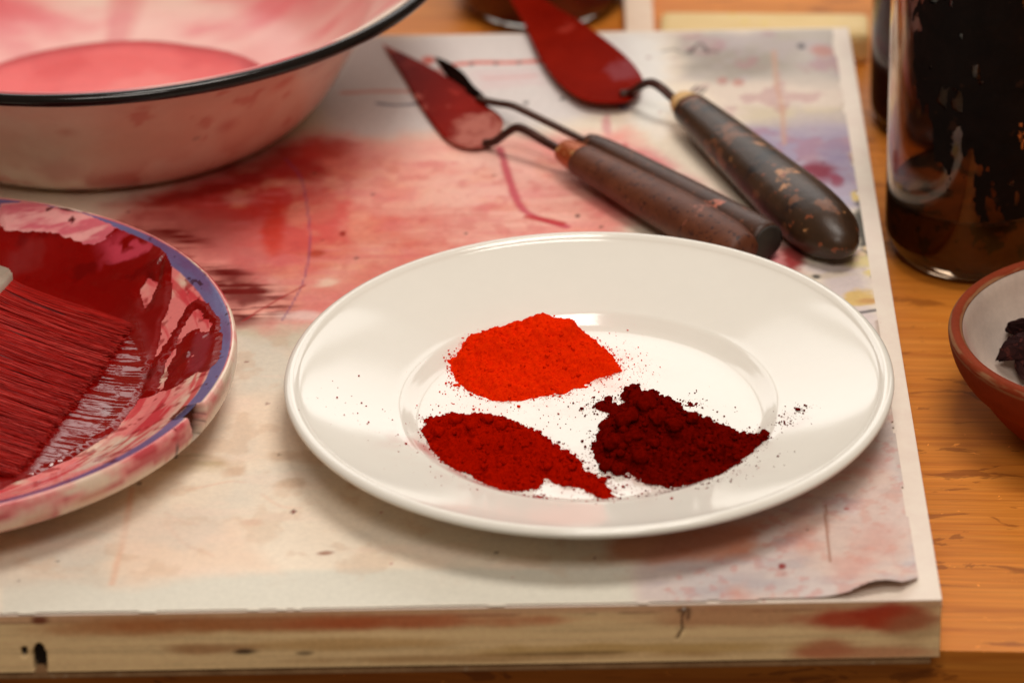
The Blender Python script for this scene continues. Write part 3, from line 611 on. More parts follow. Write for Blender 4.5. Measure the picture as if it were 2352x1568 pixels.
heap('lumpy crumbling heap of near-black maroon pigment powder on the white plate', m_mar,
     [(1352, 1030), (1360, 1065), (1375, 1085), (1405, 1082), (1440, 1094), (1480, 1110), (1540, 1122), (1600, 1118), (1655, 1110), (1700, 1082), (1740, 1052), (1770, 1030), (1745, 1006), (1700, 992), (1650, 985), (1610, 975), (1575, 955), (1560, 930), (1525, 914), (1480, 908), (1462, 895), (1432, 900), (1425, 918), (1440, 930), (1420, 938), (1396, 918), (1368, 924), (1372, 942), (1400, 958), (1390, 985), (1362, 1000)],
     [(1470, 985, .0042, .010), (1440, 1010, .0030, .010), (1530, 1000, .0036, .012), (1600, 1020, .002, .012), (1465, 925, .0016, .006)], .0050, .85, .0046, 37,
     extra=[(1587, 928, .0030), (1578, 931, .0018)], dust=[(1380, 935, .006, .006, 90, .0003), (1410, 1095, .010, .005, 240, .00026), (1560, 1130, .016, .004, 240, .00022), (1640, 960, .010, .006, 50, .0003), (1810, 990, .005, .005, 130, .00022), (1835, 975, .0025, .0025, 40, .0004), (1800, 1000, .002, .002, 22, .0004), (1595, 925, .005, .006, 40, .0003), (1330, 1040, .004, .008, 30, .0003), (1700, 1090, .010, .004, 70, .0002)], clod=(700, .0008), clods=[(1440, 985, .0042), (1478, 968, .0046), (1512, 985, .0036), (1452, 1010, .0034), (1410, 1015, .0040), (1395, 1045, .0036), (1420, 1055, .0030), (1500, 1020, .0030), (1548, 1000, .0034), (1590, 985, .0026), (1462, 925, .0036), (1490, 935, .0030), (1530, 950, .0030), (1390, 950, .0030), (1412, 955, .0022), (1630, 1010, .0026), (1570, 1030, .0028), (1470, 1045, .0030)])

# ------------------------------------------------------------------ round platter with wet paint and a wide brush
PC = np.array([-0.2886, 0.0194]); PA, PB, PZ = 0.1416, 0.1376, 0.0300
PANG = math.atan2(-0.17607, -0.98438)                        # long axis direction
def plat_local(x, y):
    dx, dy = x - PC[0], y - PC[1]; c, s = math.cos(PANG), math.sin(PANG)
    return dx * c + dy * s, -dx * s + dy * c
IN = [(0.0, .0310), (.0016, .0304), (.0075, .0278), (.0095, .0266), (.020, .0205), (.030, .0150), (.038, .0118), (.046, .0104), (.060, .0100), (.140, .0100)]   # (distance in from the rim, height)
def plat_in(x, y):
    u, v = plat_local(x, y); s = np.hypot(u / PA, v / PB); return (1 - s) * (PA + PB) / 2
def plat_z(x, y):
    P = np.array(IN); return np.interp(plat_in(x, y), P[:, 0], P[:, 1])
def build_platter():
    t = thing('paint_platter', (PC[0], PC[1], 0.001), 'chipped round platter with blue rim band, smeared with wet dark red paint', 'platter')
    inner = smooth_profile([(-a, z) for a, z in IN[::-1]][:-1] + [(-.0002, .0309)], 5)   # offsets relative to the rim
    inner[:, 0] = np.minimum(np.array(inner[:, 0]), .01)
    pin = np.array([(-a, z) for a, z in IN[::-1]]); pr_ = []
    for i in range(len(pin) - 1):
        k = 22 if pin[i, 0] > -.05 else 8
        for tt in np.linspace(0, 1, k, endpoint=False): pr_.append(pin[i] * (1 - tt) + pin[i + 1] * tt)
    pr_ = pr_ + [(.0, .0310), (.0008, .0306), (.0013, .0296), (.0016, .0280), (.0017, .0255), (.0015, .0225), (.0010, .0198), (.0, .0180), (-.002, .0168), (-.008, .0150), (-.03, .0085), (-.050, .0050), (-.058, .0022), (-.061, .0012), (-.064, .0020), (-.068, .0042), (-.139, .0042)]
    pr_ = np.array(pr_); n_in = len(pr_) - 17
    seg = 1000; a = np.linspace(0, 2 * np.pi, seg, endpoint=False)
    off = pr_[:, 0:1]; U = (PA + off * PA / ((PA + PB) / 2)) * np.cos(a); Vv = (PB + off * PB / ((PA + PB) / 2)) * np.sin(a)
    c, s = math.cos(PANG), math.sin(PANG)
    X = PC[0] + U * c - Vv * s; Y = PC[1] + U * s + Vv * c; Z = np.repeat(pr_[:, 1:2], seg, 1); O = np.repeat(off, seg, 1); IDX = np.repeat(np.arange(len(pr_))[:, None], seg, 1)
    outer = IDX >= n_in
    # colour: cream glaze, blue band, pink stains, brown chips
    C = np.ones(X.shape + (3,)) * S(232, 206, 184)
    A = np.repeat(a[None] * .14, len(pr_), 0)
    def put(m, rgb): m = np.clip(m, 0, 1)[..., None]; C[:] = C * (1 - m) + rgb * m
    f1 = fbm(X, Y, .02, 5, 4); f2 = fbm(A, O + Z, .02, 5, 14, .006); f3 = fbm(X, Y, .006, 4, 24)
    put(.9 * sstep(.26, .52, f1) * (~outer), S(230, 112, 114)); put(.8 * sstep(.52, .66, fbm(A, O, .03, 4, 44, .004)) * (~outer), S(206, 40, 56)); put(.7 * sstep(.6, .7, f3) * (~outer), S(150, 16, 24))
    put(.85 * sstep(.32, .58, f2) * outer * sstep(.019, .026, Z + .006 * (f1 - .5)), S(228, 118, 122)); put(.8 * sstep(.54, .66, f2) * outer, S(190, 50, 64)); put(.5 * sstep(.5, .7, f1) * outer * (Z < .024), S(220, 180, 150))
    band = sstep(-.0076, -.0066, O + .0006 * (f3 - .5)) * (1 - sstep(-.0012, -.0003, O)) * (~outer)
    blue = S(108, 102, 146); Cb = np.ones_like(C) * blue * (.8 + .4 * fbm(A, O, .012, 4, 54))[..., None]
    mb = band[..., None]; C[:] = C * (1 - mb) + Cb * mb
    put(band * .55 * sstep(.45, .75, fbm(A, O, .03, 5, 64, .008)), S(116, 56, 100)); put(band * .8 * sstep(.74, .78, f3), S(60, 10, 16))
    put((~outer) * sstep(-.0005, 0, O) * .6, S(236, 214, 200))
    rg = np.random.default_rng(12)
    W = lambda x, y, z=.022: px(x, y, z)
    for x, y, r in ((403, 1028, .0017), (238, 1105, .0016), (160, 1143, .0022), (480, 930, .0012), (500, 905, .0016), (505, 880, .0012), (150, 1150, .0014), (300, 1075, .001), (230, 1050, .0015), (60, 1180, .001)):
        q = W(x, y); d = np.hypot(X - q[0], (Y - q[1]) * .8) + .0016 * (f3 - .5) + np.abs(Z - .023) * .12; put(1 - sstep(r * .7, r, d), S(96, 24, 14) if r > .0013 else S(50, 16, 14))
    # chip broken out of the lip
    q = W(452, 967, .026); u, v = plat_local(q[0], q[1]); ac = math.atan2(v / PB, u / PA) % (2 * np.pi)
    da = (np.repeat(a[None], len(pr_), 0) - ac + np.pi) % (2 * np.pi) - np.pi; da = da * .14
    chip = (np.abs(da + .0016 * (f3 - .5)) < .0044 + .0020 * sstep(.020, .030, Z)) & (O > -.0024) & (Z > .0190)
    put(chip * 1.0, S(86, 34, 20)); k = chip * 1.0; rr = np.hypot(X - PC[0], Y - PC[1])
    sc = 1 - k * (.0052 + .002 * f3) / rr; X = PC[0] + (X - PC[0]) * sc; Y = PC[1] + (Y - PC[1]) * sc; Z = Z - k * .0022
    V = np.stack([X, Y, Z], -1).reshape(-1, 3); F = grid_faces(seg, len(pr_), True)
    m = attr_mat('stained_enamel', 0.16, 0.06, 600, 0.10, 250); obj('platter_body', V, F, m, t, True, C.reshape(-1, 3))
    # ---- wet paint
    zz = lambda x, y: (x * .5273, y * .5273 + 436.4)
    P = lambda pts, z=.0125: np.array([px(*zz(x, y), z) for x, y in pts])
    st = .00055; gx = np.arange(-.300, -.148, st); gy = np.arange(-.115, .150, st); X, Y = np.meshgrid(gx, gy)
    wx = X + .005 * (fbm(X, Y, .012, 4, 3) - .5); wy = Y + .005 * (fbm(X, Y, .012, 4, 13) - .5)
    ins = plat_in(X, Y)
    main = P([(-320, 250), (0, 265), (200, 285), (310, 300), (380, 328), (440, 332), (500, 312), (570, 306), (560, 250), (515, 190), (600, 225), (690, 270), (760, 310), (802, 350), (810, 388), (785, 412), (742, 424), (690, 500), (640, 480), (600, 500), (640, 560), (740, 430), (760, 470), (748, 560), (700, 690), (650, 790), (640, 850), (600, 930), (545, 1000), (470, 1062), (380, 1120), (280, 1172), (160, 1230), (0, 1290), (-320, 1330)])
    sd = sd_poly(wx, wy, main); dots = fbm(X, Y, .0024, 3, 23)
    T = .0013 * sstep(-.0005, .0035, sd + .002 * (dots - .5))
    def addline(pts, w, h, z=.016):
        nonlocal T, sd
        d = d_line(wx, wy, P(pts, z)); e = w - d + .0022 * (dots - .5) + .003 * (fbm(X, Y, .006, 3, 7) - .5); T = np.maximum(T, h * sstep(-.0003, .004, e)); sd = np.maximum(sd, e)
    addline([(690, 735), (735, 650), (785, 585), (835, 552), (890, 580), (945, 632), (948, 690)], 0.0024, .0010, .020)
    addline([(765, 850), (785, 760), (830, 680)], .0050, .0007, .018); addline([(840, 690), (930, 740), (900, 810)], .0062, .0007, .020); addline([(800, 820), (870, 800), (930, 720)], .0055, .0007, .020)
    addline([(700, 720), (660, 800), (650, 860)], .004, .0016, .016); addline([(600, 230), (720, 290), (790, 350)], .004, .0012, .02)
    # strokes dragged by the brush: ridges run along the brush axis
    e0_, e1_ = P([(590, 575)])[0], P([(60, 1240)])[0]
    ax = np.array([.932, -.362]); pv = np.array([.362, .932])
    u = X * ax[0] + Y * ax[1]; v = X * pv[0] + Y * pv[1] + .0014 * (fbm(X, Y, .03, 3, 19) - .5)
    zone = sstep(-.002, .006, sd_poly(X, Y, P([(575, 530), (625, 600), (660, 740), (640, 860), (540, 1010), (380, 1130), (150, 1262), (90, 1240), (340, 905)]))) 
    rid = fbm(u, v, .02, 3, 29, .0016) - .5; rid2 = fbm(u, v, .035, 2, 39, .0042) - .5
    T = T + sstep(0, .002, sd) * (zone * (.0006 * rid + .0011 * rid2) + .0004 * (fbm(X, Y, .007, 4, 49) - .5) + .0007 * (1 - zone) * (fbm(X, Y, .02, 3, 59) - .5))
    Zp = np.interp(ins, *np.array(IN).T) + np.maximum(T, 0) + .00005
    C = np.ones(X.shape + (3,)) * S(128, 8, 5); C *= (.86 + .28 * fbm(X, Y, .02, 4, 69))[..., None]
    def put2(m, rgb): m = np.clip(m, 0, 1)[..., None]; C[:] = C * (1 - m) + rgb * m
    sw = sstep(.52, .66, fbm(X + .02 * fbm(X, Y, .01, 3, 88), Y, .009, 4, 79)); 
    put2(.75 * sw * sstep(-.004, .008, sd_poly(wx, wy, P([(430, 345), (600, 330), (740, 410), (600, 480), (520, 520), (450, 400)]))), S(206, 70, 90))
    put2(.5 * sstep(.62, .75, fbm(X, Y, .012, 4, 99)), S(90, 4, 4)); put2(.6 * sstep(.0, .004, sd_poly(wx, wy, P([(840, 640), (960, 700), (900, 840), (780, 830)], .02))), S(142, 52, 62))
    rough = .09 + .36 * sstep(.25, .6, fbm(X, Y, .03, 4, 109)) * (1 - zone) + .03 * dots
    keep = (sd > -.0003) & (ins > .004); V = np.stack([X, Y, Zp], -1).reshape(-1, 3); F = grid_faces(len(gx), len(gy)); F = F[keep.ravel()[F].all(1)]
    used = np.unique(F); re = -np.ones(len(V), int); re[used] = np.arange(len(used))
    mp = attr_mat('wet_red_paint', 0.2, 0.05, 300, 0.05, 500, 'rough', spec=.5)
    sp_ = mp.node_tree.nodes.new('ShaderNodeAttribute'); sp_.attribute_name = 'gloss'; mp.node_tree.links.new(sp_.outputs['Fac'], mp.node_tree.nodes['Principled BSDF'].inputs['Specular IOR Level'])
    o = obj('wet_paint', V[used], re[F], mp, None, True, C.reshape(-1, 3)[used], {'rough': rough.ravel()[used], 'gloss': (.10 + .5 * zone + .25 * sstep(.55, .7, fbm(X, Y, .02, 4, 119))).ravel()[used]})
    tag(o, 'glossy dark red wet paint spread over the round platter', 'paint')
    # dry flakes of pink and white paint on the far wall of the platter
    for k, (pts, rgb, z) in enumerate([([(0, 165), (120, 165), (260, 190), (400, 220), (500, 262), (578, 300), (540, 308), (440, 315), (390, 325), (300, 290), (180, 255), (0, 235)], S(234, 160, 158), .0175)]):
        q = P(pts, z); x0, y0 = q[:, 0].min() - .003, q[:, 1].min() - .003; x1, y1 = q[:, 0].max() + .003, q[:, 1].max() + .003
        GX, GY = np.meshgrid(np.arange(x0, x1, .0006), np.arange(y0, y1, .0006)); w_ = GX + .004 * (fbm(GX, GY, .008, 4, 5) - .5)
        s2 = sd_poly(w_, GY, q); Zf = plat_z(GX, GY) + .0011 * sstep(0, .003, s2) + .0006 * (fbm(GX, GY, .004, 3, 6) - .5)
        C2 = np.ones(GX.shape + (3,)) * rgb; n2 = sstep(.45, .62, fbm(GX, GY, .02, 4, 7, .005))[..., None]; C2 = C2 * (1 - .7 * n2) + S(196, 40, 80) * .7 * n2
        n3 = sstep(.66, .7, fbm(GX, GY, .008, 4, 17))[..., None]; C2 = C2 * (1 - n3) + S(90, 8, 14) * n3
        F2 = grid_faces(GX.shape[1], GX.shape[0]); F2 = F2[(s2 > 0).ravel()[F2].all(1)]; V2 = np.stack([GX, GY, Zf], -1).reshape(-1, 3)
        us = np.unique(F2); re = -np.ones(len(V2), int); re[us] = np.arange(len(us))
        obj('dried_smear', V2[us], re[F2], attr_mat('dried_pink_paint', .5, .06, 500, .2, 400), t, True, C2.reshape(-1, 3)[us])
    return t
build_platter()

def build_brush():
    tipA, tipB = px(300, 742, .014), px(28, 1088, .013)      # ends of the tip line
    tl = tipB - tipA; L = np.linalg.norm(tl[:2]); across = tl / np.linalg.norm(tl)
    axis = np.array([across[1], -across[0], 0]); axis *= 1 if axis[0] < 0 else -1      # from tips to ferrule
    blen = .056
    mid = (tipA + tipB) / 2 + axis * (blen + .05)
    t = thing('flat_brush', (mid[0], mid[1], .03), 'wide flat brush soaked in red paint lying across the round platter', 'brush')
    ferr_z = .0245
    rg = np.random.default_rng(5); n = 8200; seg = 9
    w = rg.random(n); lay = rg.random(n)                     # across, and through the thickness
    clump = np.floor(w * 74 + .6 * np.sin(lay * 3 + w * 40)); cw = (clump + .5) / 74
    coff = rg.normal(size=90)[clump.astype(int).clip(0, 89)]
    V = []; cols = []; F = []
    half = lambda s: .0052 * (1 - s) + .0016 * s             # half thickness ferrule -> tips
    hue = rg.random(n)
    for i in range(n):
        wi = w[i]; s = np.linspace(0, 1, seg)
        we = wi + (cw[i] - wi) * .30 * s ** 2 + .008 * rg.normal() * s
        lt = (lay[i] * 2 - 1)
        wob = .0008 * np.sin(s * rg.uniform(2, 6) + rg.random() * 6) * s; we = we + .0035 * np.sin(s * rg.uniform(1, 4) + rg.random() * 6) * s
        tipshift = .0009 * coff[i] * s ** 3 + rg.normal() * .0013 * s
        base = tipA[None] + tl[None] * we[:, None] + axis[None] * (blen * (1 - s) - tipshift)[:, None]
        zc = ferr_z + (.0126 - ferr_z) * (s ** .75)
        Pp = base.copy(); Pp[:, 2] = zc + half(s) * lt * (1 - .25 * (2 * abs(wi - .5)) ** 6) + wob + .0006 * coff[i] * s
        dirs = across[:2]; r = .00020 * (1 - .5 * s)
        ring = np.array([(1, 0), (-.5, .87), (-.5, -.87)])
        b0 = len(V) * 0
        for k in range(seg):
            for (ca, cz) in ring: V.append((Pp[k, 0] + across[0] * r[k] * ca, Pp[k, 1] + across[1] * r[k] * ca, Pp[k, 2] + r[k] * cz))
        h = hue[i]; c = S(190, 26, 16) * (1 - h) + S(128, 10, 6) * h if h < .86 else S(206, 62, 54)
        cols += [c for k in range(seg) for _ in range(3)]
    V = np.array(V); g = grid_faces(3, seg, True); F = (g[None] + (np.arange(n) * seg * 3)[:, None, None]).reshape(-1, 4)
    mb = attr_mat('wet_red_bristle', .5, .08, 700, 0, spec=.14)
    tag(obj('bristles', V, F, mb, t, True, np.array(cols)), kind='stuff')
    # solid heart of the bristle bundle, below the hairs
    s = np.linspace(0, .93, 12); ww = np.linspace(.01, .99, 40); Vc = []
    for sgn in (1, -1):
        for a in s:
            for q in ww:
                p = tipA + tl * q + axis * blen * (1 - a); Vc.append((p[0], p[1], ferr_z + (.0126 - ferr_z) * a ** .75 + sgn * (half(a) - .0009)))
    g = grid_faces(40, 12); obj('bristle_core', np.array(Vc), np.vstack([g, g[:, ::-1] + 480]), speckle_mat('soaked_core', S(70, 4, 4), S(110, 8, 6), .4, 300), t)
    # metal ferrule and wooden handle
    def slab(name, a0, a1, w0, w1, h0, h1, m, z0, z1, bevel=.0015):
        bm = bmesh.new(); vs = []
        for a, ww_, h, z in ((a0, w0, h0, z0), (a1, w1, h1, z1)):
            c = (tipA + tipB) / 2 + axis * a
            for sx, sz in ((-1, -1), (1, -1), (1, 1), (-1, 1)):
                p = c + across * (sx * ww_ / 2); vs.append(bm.verts.new((p[0], p[1], z + sz * h)))
        for f in ((0, 1, 2, 3), (7, 6, 5, 4), (0, 4, 5, 1), (1, 5, 6, 2), (2, 6, 7, 3), (3, 7, 4, 0)): bm.faces.new([vs[i] for i in f])
        bmesh.ops.recalc_face_normals(bm, faces=bm.faces[:]); bmesh.ops.bevel(bm, geom=bm.edges[:], offset=bevel, segments=3, affect='EDGES')
        bm.verts.index_update(); Vx = np.array([v.co[:] for v in bm.verts]); Fx = [[v.index for v in f.verts] for f in bm.faces]; bm.free()
        return obj(name, Vx, Fx, m, t, True)
    m_tin = speckle_mat('paint_smeared_tin', S(226, 214, 196), S(196, 180, 160), .35, 80, [(60, .64, S(150, 20, 20))], .1, metal=.2)
    slab('ferrule', blen - .003, blen + .042, L + .002, L + .002, .0078, .0085, m_tin, ferr_z, ferr_z + .009)
    slab('handle', blen + .0421, blen + .075, L * .96, L * .5, .008, .009, speckle_mat('brush_handle_wood', S(150, 96, 50), S(116, 66, 30), .4, 30, [(50, .62, S(150, 20, 16))], .1), ferr_z + .0091, ferr_z + .017, .004)
    slab('grip', blen + .0745, blen + .19, .032, .028, .0088, .0085, speckle_mat('brush_grip_wood', S(156, 100, 52), S(120, 70, 34), .4, 30, (), .1), ferr_z + .017, ferr_z + .04, .006)
build_brush()

# ------------------------------------------------------------------ enamel basin
BC = np.array([-0.2234, 0.3118]); BH = 0.085; BR = 0.1691
def build_basin():
    t = thing('enamel_basin', (BC[0], BC[1], .001), 'large white enamel basin with black rim and pink paint stains', 'basin')
    outer = [(0, .0012), (.070, .0012), (.084, .0014), (.0905, .0034), (.0975, .0085), (.1050, .0175), (.1120, .0300), (.1180, .0415), (.1255, .0535), (.1360, .0650), (.1480, .0755), (.1560, .0810), (.1600, .0832)]
    inner = [(.1602, .0855), (.1594, .0864), (.1582, .0860), (.1552, .0838), (.1468, .0777), (.1345, .0672), (.1238, .0556), (.1162, .0434), (.1085, .0330), (.0990, .0238), (.0870, .0162), (.0720, .0108), (.0520, .0072), (.0300, .0054), (0, .0048)]
    outer = [(a + (.0081 if a > .01 else 0), z) for a, z in outer]; inner = [(a + (.0081 if a > .01 else 0), z) for a, z in inner]
    for nm, pr_ in (('outer_shell', outer), ('inner_shell', inner)):
        sp = smooth_profile(pr_, 9); V, F = revolve(sp, BC, 420); X, Y, Z = V.T
        A = np.arctan2(Y - BC[1], X - BC[0]) * .13; D = np.hypot(X - BC[0], Y - BC[1])
        C = np.ones((len(V), 3)) * S(238, 216, 200)
        def put(m, rgb): m = np.clip(m, 0, 1)[:, None]; C[:] = C * (1 - m) + rgb * m
        f = fbm(A, Z, .03, 5, 3); f2 = fbm(A, Z, .011, 4, 33); f3 = fbm(X, Y, .045, 5, 43)
        if nm == 'outer_shell':
            put(.35 * sstep(.42, .7, f), S(232, 170, 150)); put(.45 * sstep(.70, .80, f2), S(206, 96, 84)); put(.6 * sstep(.55, .7, f) * (1 - sstep(.008, .03, Z)), S(190, 84, 70))
            for x, y, r, rg_ in ((152, 305, .0055, S(196, 90, 60)), (520, 290, .007, S(196, 70, 70)), (140, 395, .013, S(190, 76, 66)), (275, 418, .013, S(186, 60, 56)), (655, 190, .008, S(214, 110, 100)), (452, 318, .002, S(90, 60, 50)), (330, 250, .006, S(206, 110, 96)), (60, 420, .008, S(190, 96, 84))):
                # nearest point of the outer wall along the pixel's ray
                d0 = FW + RT * ((x - 1176) / FPX) - UP * ((y - 784) / FPX); tt = np.linspace(1.6, 2.4, 1600)[:, None]; Q = CAM + d0 * tt
                rho = np.hypot(Q[:, 0] - BC[0], Q[:, 1] - BC[1]); ro = np.interp(Q[:, 2], [p[1] for p in outer[2:]], [p[0] for p in outer[2:]]); i = np.argmax((rho < ro)); q = Q[i]
                put(.42 * (1 - sstep(r * .1, r * 1.25, np.linalg.norm(V - q, axis=1) + r * 1.1 * (f2 - .5))), rg_)
        else:
            put(.8 * sstep(.25, .65, fbm(X, Y, .09, 3, 43)), S(236, 168, 162)); put(.8 * sstep(.42, .70, fbm(X, Y, .07, 4, 53, .035)), S(222, 98, 108)); put(.5 * sstep(.58, .8, fbm(A, Z, .06, 3, 63)), S(214, 84, 96))
        m = attr_mat('basin_enamel_' + nm, .13 if nm == 'outer_shell' else .3, .03, 200, .05, 60)
        obj(nm, V, F, m, t, True, C)
    a = np.linspace(0, 2 * np.pi, 480, endpoint=False); k = 14; b = np.linspace(0, 2 * np.pi, k, endpoint=False)
    wob = .0003 * (fbm(a * .16, a * 0, .02, 4, 3) - .5)
    R_ = BR + .0006 + np.cos(b)[:, None] * (.0027 + wob); Zr = .0834 + np.sin(b)[:, None] * (.0029 + wob) + 0 * a
    V = np.stack([BC[0] + R_ * np.cos(a), BC[1] + R_ * np.sin(a), Zr], -1).reshape(-1, 3); F = grid_faces(480, k, True); last = np.stack([(k - 1) * 480 + np.arange(480), (k - 1) * 480 + (np.arange(480) + 1) % 480, (np.arange(480) + 1) % 480, np.arange(480)], -1)
    obj('rolled_rim', V, np.vstack([F, last]), speckle_mat('black_enamel', S(20, 16, 15), S(30, 24, 22), .14, 60, [(420, .735, S(150, 90, 60))], .12, 180), t)
    # puddle of red wash in the bottom
    arc = np.array([px(x, y, .006) for x, y in ((-60, 176), (0, 150), (100, 120), (200, 103), (330, 96), (430, 104), (500, 118), (575, 158))])
    Ax = np.c_[2 * arc[:, :2], np.ones(len(arc))]; sol = np.linalg.lstsq(Ax, (arc[:, :2] ** 2).sum(1), rcond=None)[0]; c = sol[:2]; R = math.sqrt(sol[2] + c @ c)
    return t, c, R
basin, pc, pR = build_basin()
def build_puddle():
    N = 260; g = np.linspace(-.108, .108, N); X, Y = np.meshgrid(BC[0] + g, BC[1] + g)
    wx = X + .006 * (fbm(X, Y, .03, 4, 3) - .5)
    Rb = np.hypot(X - BC[0], Y - BC[1])
    e = np.minimum(pR - np.hypot(wx - pc[0], Y - pc[1]), .102 - Rb)
    zi = np.interp(Rb, [0, .038, .0601, .0801, .0951, .1071], [.0048, .0054, .0072, .0108, .0162, .0238])
    Z = zi + .0005 * sstep(0, .002, e)
    C = np.ones(X.shape + (3,)) * S(228, 88, 86); 
    def put(m, rgb): m = np.clip(m, 0, 1)[..., None]; C[:] = C * (1 - m) + rgb * m
    put(.8 * sstep(.4, .65, fbm(X, Y, .035, 4, 13)), S(214, 58, 58)); put(.95 * (1 - sstep(.002, .012, e + .006 * (fbm(X, Y, .02, 4, 23) - .5))), S(182, 22, 30)); put(.35 * sstep(.55, .7, fbm(X, Y, .05, 4, 63)), S(242, 150, 140))
    F = grid_faces(N, N); F = F[(e > 0).ravel()[F].all(1)]; V = np.stack([X, Y, Z], -1).reshape(-1, 3); us = np.unique(F); re = -np.ones(len(V), int); re[us] = np.arange(len(us))
    o = obj('red_wash', V[us], re[F], attr_mat('red_wash_liquid', .38, .05, 200, 0), None, True, C.reshape(-1, 3)[us])
    tag(o, 'shallow puddle of pinkish red paint water inside the enamel basin', 'paint water')
build_puddle()

# ------------------------------------------------------------------ palette knives
m_blade = speckle_mat('red_painted_steel', S(112, 12, 2), S(136, 22, 5), .6, 30, [(45, .66, S(150, 46, 34))], .35, 140, spec=.02)
m_blade_worn = speckle_mat('worn_red_steel', S(112, 12, 5), S(138, 24, 12), .55, 26, [(28, .60, S(186, 96, 84)), (70, .64, S(150, 40, 30))], .25, 140, spec=.04)
m_blade_dark = speckle_mat('blackened_steel', S(16, 8, 6), S(26, 12, 9), .7, 60, (), .2, spec=.0)
m_neck = speckle_mat('dark_steel_neck', S(44, 24, 18), S(80, 44, 34), .35, 80, [(120, .68, S(120, 50, 36))], .2, metal=.5)
m_neck_b = speckle_mat('bright_steel_neck', S(120, 100, 90), S(70, 44, 36), .28, 60, (), .1, metal=.9)
m_hA = speckle_mat('reddish_handle_wood', S(80, 38, 20), S(108, 60, 38), .5, 60, [(90, .64, S(136, 78, 60)), (420, .58, S(50, 20, 15)), (40, .68, S(172, 104, 74))], .3, 220)
m_hB = speckle_mat('brown_handle_wood', S(54, 28, 16), S(80, 46, 28), .42, 50, [(70, .63, S(186, 104, 80)), (300, .61, S(116, 66, 40)), (45, .62, S(34, 20, 16))], .25, 220)
m_hC = speckle_mat('dark_handle_wood', S(42, 27, 17), S(70, 47, 30), .36, 50, [(48, .585, S(112, 70, 46)), (62, .625, S(176, 122, 80)), (200, .63, S(126, 66, 40)), (35, .62, S(30, 20, 18)), (110, .69, S(30, 90, 96))], .3, 200)
m_copper = speckle_mat('copper_band', S(176, 92, 48), S(140, 62, 30), .4, 80, [(120, .6, S(220, 170, 110))], .2, metal=.5)
m_cream = speckle_mat('cream_paint_collar', S(222, 184, 126), S(200, 156, 100), .6, 120, [(160, .62, S(110, 70, 44))], .3)
m_end = speckle_mat('handle_end_grain', S(52, 44, 36), S(38, 30, 26), .6, 120, [(260, .70, S(160, 120, 80))], .3)

def blade(name, pts, heel, mat, parent, th=.0009):
    """pts: photo pixels with heights -> a closed plate of steel th thick, subdivided for a smooth outline"""
    P = np.array([px(x, y, z) for x, y, z in pts]); n = len(P); Q = []
    for i in range(n):
        p0, p1, p2, p3 = P[i - 1], P[i], P[(i + 1) % n], P[(i + 2) % n]
        sharp = (i == 0 or (i + 1) % n == 0)
        for t in np.linspace(0, 1, 5, endpoint=False):
            if sharp: Q.append(p1 * (1 - t) + p2 * t)
            else: Q.append(.5 * ((2 * p1) + (-p0 + p2) * t + (2 * p0 - 5 * p1 + 4 * p2 - p3) * t * t + (-p0 + 3 * p1 - 3 * p2 + p3) * t ** 3))
    Q = np.array(Q); m = len(Q); c = Q.mean(0); rings = [1, .97, .88, .76, .62, .48, .34, .2, .08]
    V = []; F = []
    for sg in (0, 1):
        for r in rings:
            for q in Q: V.append(c + (q - c) * r + np.array([0, 0, (th if sg == 0 else 0) - (0 if r < 1 else (th * .35 if sg == 0 else -th * .35))]))
        V.append(c + np.array([0, 0, th if sg == 0 else 0]))
    k = len(rings); off = k * m + 1
    for sg in (0, 1):
        o = sg * off
        for r in range(k - 1):
            for i in range(m):
                f = (o + r * m + i, o + r * m + (i + 1) % m, o + (r + 1) * m + (i + 1) % m, o + (r + 1) * m + i); F.append(f if sg == 0 else f[::-1])
        for i in range(m):
            f = (o + (k - 1) * m + i, o + (k - 1) * m + (i + 1) % m, o + k * m); F.append(f if sg == 0 else f[::-1])
    for i in range(m): F.append((i, off + i, off + (i + 1) % m, (i + 1) % m))
    V = np.array(V); q = px(heel[0], heel[1], .003); w = 1 - sstep(heel[2] * .25, heel[2], np.hypot(V[:, 0] - q[0], V[:, 1] - q[1]))
    return obj(name, V, F, mat, parent, True, None, {'worn': w})

def handle(name, a, b, prof, mat, parent, seg=28, squash=.85):
    """prof: (fraction along, radius) from a to b"""
    pr_ = smooth_profile(prof, 6) if len(prof) > 2 else np.array(prof, float)
    f = np.array([[q[0], q[1]] for q in prof]); tt = np.concatenate([np.linspace(0, 1, 40)]); r = np.interp(tt, f[:, 0], f[:, 1]) * (1.06 if mat is m_hC else .98)
    k = np.ones(5) / 5; rs = np.convolve(np.pad(r, 2, 'edge'), k, 'valid'); rs[0], rs[-1] = r[0], r[-1]
    path = a[None] + (b - a)[None] * tt[:, None]
    V, F = tube(path, rs, seg, squash); return obj(name, V, F, mat, parent, True)

def wear(m, pale, amount):
    """bare, smeared steel near the heel of a blade, where the attribute 'worn' rises"""
    n, l = m.node_tree.nodes, m.node_tree.links; p = n['Principled BSDF']; src = p.inputs['Base Color'].links[0].from_socket
    a = n.new('ShaderNodeAttribute'); a.attribute_name = 'worn'; v = texco(n, l)
    ad = n.new('ShaderNodeMath'); ad.operation = 'ADD'; l.new(a.outputs['Fac'], ad.inputs[0]); nm = n.new('ShaderNodeMath'); nm.operation = 'MULTIPLY_ADD'; nm.inputs[1].default_value = 2.4; nm.inputs[2].default_value = -1.15; l.new(noise(n, l, 60, 6, .7, v), nm.inputs[0]); l.new(nm.outputs[0], ad.inputs[1])
    k = ramp(n, l, ad.outputs[0], [(.62, (0, 0, 0)), (1.0, (amount,) * 3)]).outputs[0]
    l.new(mix(n, l, k, src, pale), p.inputs['Base Color'])
wear(m_blade_worn, S(200, 130, 116), .62); wear(m_blade, S(140, 70, 76), .7)
